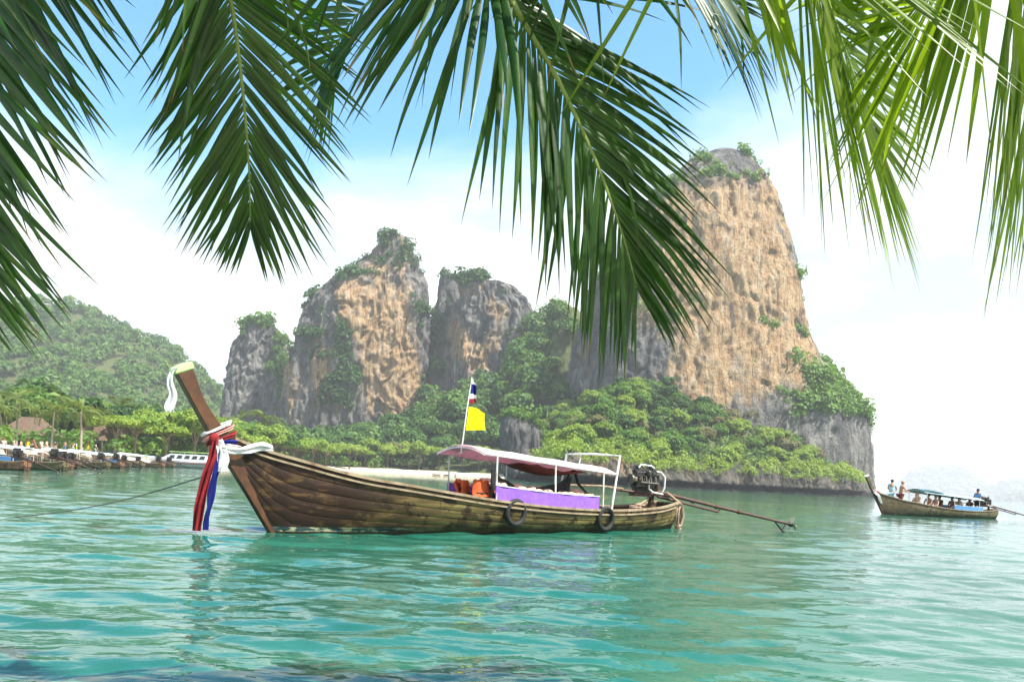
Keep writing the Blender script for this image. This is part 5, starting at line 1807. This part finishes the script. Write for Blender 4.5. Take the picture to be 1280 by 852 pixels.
# ------------------------------------------------------------------ coconut palms standing on the sand, their fronds hanging into view
def near_leaf(name, stops, tr):
    m, t = new_mat(name)
    co = t.n('ShaderNodeTexCoord').outputs['Object']
    oi = t.n('ShaderNodeObjectInfo').outputs['Random']
    n = t.noise(co, 6.0, 4.0, 0.6)
    f = t.math('ADD', t.math('MULTIPLY', n, .55), t.math('MULTIPLY', oi, .45))
    col = t.ramp(f, stops)
    al = t.n('ShaderNodeAttribute', attribute_name='along').outputs['Fac']
    dry = t.math('MULTIPLY', t.smooth(t.math('ADD', al, t.math('MULTIPLY', t.math('SUBTRACT', n, .5), .5)), .84, .97), t.smooth(oi, .35, .6))
    col = t.mix(t.math('MULTIPLY', dry, .85), col, (0.17, 0.115, 0.04, 1))
    spot = t.smooth(t.noise(co, 38.0, 2.0), .66, .74)
    col = t.mix(t.math('MULTIPLY', spot, .5), col, (0.16, 0.13, 0.03, 1))
    b = principled(t, col, 0.38, 0.45, t.bump(t.noise(t.mapping(co, (30, 30, 30)), 1.0, 2.0), .08, .01))
    tl = t.n('ShaderNodeBsdfTranslucent'); t.l(t.mix(1.0, col, (1.5, 1.5, .45, 1), 'MULTIPLY'), tl.inputs[0])
    mx = t.n('ShaderNodeMixShader'); mx.inputs[0].default_value = tr
    t.l(b.outputs[0], mx.inputs[1]); t.l(tl.outputs[0], mx.inputs[2])
    finish(t, mx.outputs[0])


near_leaf('frond_leaf_shaded', [(0.25, (0.013, 0.050, 0.009)), (0.5, (0.025, 0.078, 0.011)), (0.75, (0.046, 0.112, 0.015))], .45)  # darker leaf copy, crown shade put into the colour
near_leaf('frond_leaf_sunlit', [(0.25, (0.10, 0.17, 0.016)), (0.5, (0.165, 0.25, 0.022)), (0.75, (0.235, 0.33, 0.034))], .66)  # brighter leaf copy, sun glow put into the colour
simple('rachis_green', (0.17, 0.24, 0.055), 0.5, 0.25, 10.0, 0.4)

LEAVES = [0]


def leaflet_mesh(base, d0, wn, L, w, droop, twist, fold, mat, seg=9, sway=0.0):
    """one V-folded, tapering, drooping blade"""
    g = Vector((0, 0, -1))
    p = Vector(base); d = Vector(d0).normalized()
    rows = []
    for i in range(seg + 1):
        u = i / seg
        prof = (0.35 + 0.65 * min(1, u / .18)) * (1 - max(0, (u - .35) / .65) ** 1.5) + .015
        nrm = (wn - d * wn.dot(d)).normalized()
        side = d.cross(nrm)
        a = twist * u
        side2 = side * math.cos(a) + nrm * math.sin(a)
        n2 = side2.cross(d)
        hw = w * .5 * prof
        rows.append([p + side2 * hw - n2 * (fold * hw), p, p - side2 * hw - n2 * (fold * hw)])
        d = (d + g * (droop * (0.4 + 1.8 * u) / seg) + side * (sway / seg)).normalized()
        p = p + d * (L / seg)
    me = bpy.data.meshes.new('leaflet')
    vs = [tuple(v) for r in rows for v in r]
    fs = []
    for i in range(seg):
        for j in (0, 1):
            fs.append((i * 3 + j, i * 3 + j + 1, (i + 1) * 3 + j + 1, (i + 1) * 3 + j))
    me.from_pydata(vs, [], fs)
    me.polygons.foreach_set('use_smooth', [True] * len(fs))
    at_ = me.attributes.new('along', 'FLOAT', 'POINT'); at_.data.foreach_set('value', [i / seg for i in range(seg + 1) for _ in range(3)])
    me.materials.append(MAT[mat])
    return me


def frond(root, rach, Lmax, n, mat, seed, u0=.10, ang=(62, 18), droop=(.5, .5), normal=(0, -1, .35), sides=(1, -1), wid=.046, jig=5.0, merged=False, r0=.022, start1=True, angr=None):
    """rach: points of the midrib (world). side +1 lies to the right of the midrib as the photo sees it"""
    g = random.Random(seed)
    k = len(rach)
    N = 60
    par = np.linspace(0, k - 1, N)
    xs = [catmull(range(k), [p[c] for p in rach], par) for c in range(3)]
    pts = [Vector((xs[0][i], xs[1][i], xs[2][i])) for i in range(N)]
    seglen = [0]
    for i in range(1, N): seglen.append(seglen[-1] + (pts[i] - pts[i - 1]).length)
    tot = seglen[-1]
    iu = int(N * 1.0 / (k - 1)) if start1 else 0
    ub = seglen[iu] / tot
    def at(u):
        s = u * tot; i = min(max(np.searchsorted(seglen, s) - 1, 0), N - 2)
        f = (s - seglen[i]) / max(1e-6, seglen[i + 1] - seglen[i])
        return pts[i].lerp(pts[i + 1], f), (pts[i + 1] - pts[i]).normalized()
    q = MB(); q.tube(pts[::2], [r0 * (1 - .85 * i / 29) for i in range(30)], 6, True, .7)
    fr = q.build('frond', MAT['rachis_green'], root, True)
    nv = Vector(normal).normalized()
    mb = MB() if merged else None
    for i in range(n):
        u = u0 + (1 - u0) * ((i + .5) / n)
        b, T = at(min(ub + (1 - ub) * u, .999))
        Nn = (nv - T * nv.dot(T)).normalized()
        S = T.cross(Nn)
        for sd in sides:
            du = g.uniform(-.3, .3) / n
            if g.random() < .05: continue
            prof = (.50 + .50 * math.sin(math.pi * min(1, (u + .12) / .85) * .9)) if u < .6 else 1.0 * (1 - ((u - .6) / .4) ** 1.6 * .62)
            L = Lmax * prof * g.uniform(.88, 1.08)
            an = ang if (sd > 0 or angr is None) else angr
            a = R(an[0] + (an[1] - an[0]) * u ** 1.3 + g.uniform(-jig, jig))
            d0 = T * math.cos(a) + S * (sd * math.sin(a)) + Nn * (.10 + g.uniform(-.10, .10))
            dr = droop[0] if sd > 0 else droop[1]
            if g.random() < .035: dr += 2.4                    # a broken leaflet hanging straight down
            me = leaflet_mesh(b + T * du, d0, Nn, L, wid * g.uniform(.8, 1.1) * (1 - .35 * u), dr * g.uniform(.7, 1.3), g.uniform(-.5, .5), .45, mat, 9 if not merged else 4, g.uniform(-.12, .12))
            if merged:
                mb.add([v.co for v in me.vertices], [tuple(p.vertices) for p in me.polygons]); bpy.data.meshes.remove(me)
            else:
                co = np.array([tuple(v.co) for v in me.vertices]); qx, qy = pixel_of(co)
                if not ((qx > -90) & (qx < 1370) & (qy > -50) & (qy < 900)).any():
                    bpy.data.meshes.remove(me); continue
                link('leaflet', me, fr); LEAVES[0] += 1
    if merged:
        me = bpy.data.meshes.new('leaflets'); me.from_pydata(mb.v, [], mb.f); me.materials.append(MAT[mat]); tag(link('leaflets', me, fr), kind='stuff')
    return fr


def near_palm(crown, base, label, seed):
    root = empty('coconut_palm', (0, 0, 0), 0, label=label, category='palm tree')
    a, b = Vector(base), Vector(crown)
    pts = []
    for f in np.linspace(0, 1, 14):
        p = a.lerp(b, f); p.x += (b.x - a.x) * (f * f - f) * .8; p.y += (b.y - a.y) * (f * f - f) * .8
        pts.append(p)
    q = MB(); q.tube(pts, [.22 - .09 * f + (.012 if i % 2 else 0) for i, f in enumerate(np.linspace(0, 1, 14))], 10); q.build('trunk', MAT['palm_bark'], root, True)
    q = MB(); q.ball(tuple(b), .22, 10, 7, (1, 1, 1.3)); q.build('crown_shaft', MAT['rachis_green'], root, True)
    return root, b


def path(crown, pix):
    return [crown] + [P(*p) for p in pix]


def out_of_view(root, c, az, L, seed, mat, rise=.5, drop=1.0):
    """unseen fronds added to a crown above and behind the viewer, casting shade"""
    d = Vector((math.sin(R(az)), math.cos(R(az)), 0))
    pts = [c + d * (L * f) + Vector((0, 0, L * (rise * f - drop * f * f))) for f in (0, .25, .5, .75, 1)]
    frond(root, pts, .85, 34, mat, seed, .12, (62, 25), (.6, .6), (0, 0, 1), merged=True, start1=False)


Lr, Lc = near_palm((-2.3, .9, 5.3), (-4.6, -3.2, .40), 'coconut palm with dark shaded fronds hanging over the palm beach', 1)
frond(Lr, path(Lc, [(-85, -260, 2.75), (-92, -120, 2.85), (-96, 20, 2.95), (-96, 150, 3.05), (-90, 260, 3.15), (-78, 350, 3.25)]), .92, 66, 'frond_leaf_shaded', 11, .05, (74, 30), (.25, .03), (0, -1, .3), (-1,), .046, angr=(60, 44))
frond(Lr, path(Lc, [(30, -330, 3.0), (0, -210, 3.1), (-30, -90, 3.2), (-60, 30, 3.3), (-100, 150, 3.4)]), 1.05, 60, 'frond_leaf_shaded', 14, .05, (70, 34), (.2, .02), (0, -1, .3), (-1,), .044, angr=(66, 56))
frond(Lr, path(Lc, [(235, -160, 3.0), (270, -60, 3.2), (290, 10, 3.35), (303, 110, 3.5), (311, 205, 3.65), (313, 285, 3.8)]), .68, 74, 'frond_leaf_shaded', 12, .04, (58, 20), (.05, .14), (0.1, -1, .35), (1, -1), .030)
frond(Lr, path(Lc, [(430, -150, 3.0), (330, -70, 3.2), (230, -20, 3.4), (150, 0, 3.6)]), .66, 40, 'frond_leaf_shaded', 13, .05, (44, 26), (.12, .2), (0, -1, .5), (1,), .034)
for i, az in enumerate((-150, -100, -60, 150)):
    out_of_view(Lr, Lc, az, 3.6, 60 + i, 'frond_leaf_shaded', .55, .75)
for i, az in enumerate((115, 80, 50, 15)):  # short unseen fronds added to shade the left hanging ones
    out_of_view(Lr, Lc, az, 2.6, 70 + i, 'frond_leaf_shaded', .42, .45)

Mr, Mc = near_palm((.15, .7, 5.6), (.9, -4.2, .5), 'coconut palm with one broad green frond drooping between the two cliffs', 2)
frond(Mr, path(Mc, [(590, -150, 3.2), (640, 0, 3.4), (693, 92, 3.55), (742, 195, 3.7), (777, 290, 3.85), (797, 362, 4.0)]), .98, 74, 'frond_leaf_shaded', 21, .04, (58, 22), (.42, .26), (.15, -1, .35), (1, -1), .040, angr=(46, 15))
frond(Mr, path(Mc, [(650, -230, 3.0), (600, -110, 3.2), (540, -55, 3.4), (480, -15, 3.6), (430, 40, 3.8), (400, 100, 3.95)]), .78, 46, 'frond_leaf_shaded', 22, .05, (72, 30), (.25, .35), (0, -1, .3), (1, -1), .038)
frond(Mr, path(Mc, [(730, -190, 3.2), (800, -110, 3.4), (870, -50, 3.6), (925, 10, 3.8)]), .80, 40, 'frond_leaf_shaded', 23, .05, (70, 30), (.3, .25), (0, -1, .3), (1, -1), .036)
for i, az in enumerate((170, 130, -130, -90)):
    out_of_view(Mr, Mc, az, 3.4, 80 + i, 'frond_leaf_shaded', .55, .75)
for i, az in enumerate((-60, -25)):  # two more unseen fronds, added as shade over left and middle
    out_of_view(Mr, Mc, az, 2.4, 85 + i, 'frond_leaf_shaded', .42, .45)

Rr, Rc = near_palm((2.7, 1.1, 5.5), (5.2, -2.8, .45), 'coconut palm with sunlit yellow-green fronds hanging beside the tall cliff', 3)
frond(Rr, path(Rc, [(940, -250, 2.9), (990, -120, 3.15), (1030, -10, 3.4), (1060, 75, 3.65), (1082, 135, 3.85), (1096, 180, 4.0)]), 1.20, 84, 'frond_leaf_sunlit', 31, .02, (60, 16), (.08, .20), (.1, -1, .35), (1, -1), .037, angr=(56, 16))
frond(Rr, path(Rc, [(1250, -300, 2.7), (1275, -185, 2.95), (1296, -60, 3.2), (1318, 50, 3.4), (1340, 140, 3.6)]), 1.30, 84, 'frond_leaf_sunlit', 32, .02, (56, 42), (.15, .5), (-.1, -1, .3), (1,), .036)
frond(Rr, path(Rc, [(1330, -190, 2.8), (1250, -95, 3.0), (1180, -25, 3.2), (1115, 40, 3.45)]), .95, 52, 'frond_leaf_sunlit', 33, .04, (62, 34), (.25, .2), (0, -1, .35), (1, -1), .038)
for i, az in enumerate((170, 120)):
    out_of_view(Rr, Rc, az, 3.0, 90 + i, 'frond_leaf_sunlit', .5, .8)

# ------------------------------------------------------------------ sea haze
def build_haze():
    m, t = new_mat('sea_haze')
    v = t.n('ShaderNodeVolumePrincipled')
    v.inputs['Color'].default_value = (0.93, 0.97, 1.0, 1)
    v.inputs['Density'].default_value = HAZE_DENSITY
    v.inputs['Anisotropy'].default_value = 0.1
    o = t.n('ShaderNodeOutputMaterial'); t.l(v.outputs[0], o.inputs['Volume'])
    mb = MB(); mb.box((0, 4750, 93.0), (16000, 9900, 194.0))
    h = mb.build('haze', m)
    tag(h, 'thin pale sea haze over the bay', 'haze', kind='stuff')


HAZE_DENSITY = 0.00027
build_haze()
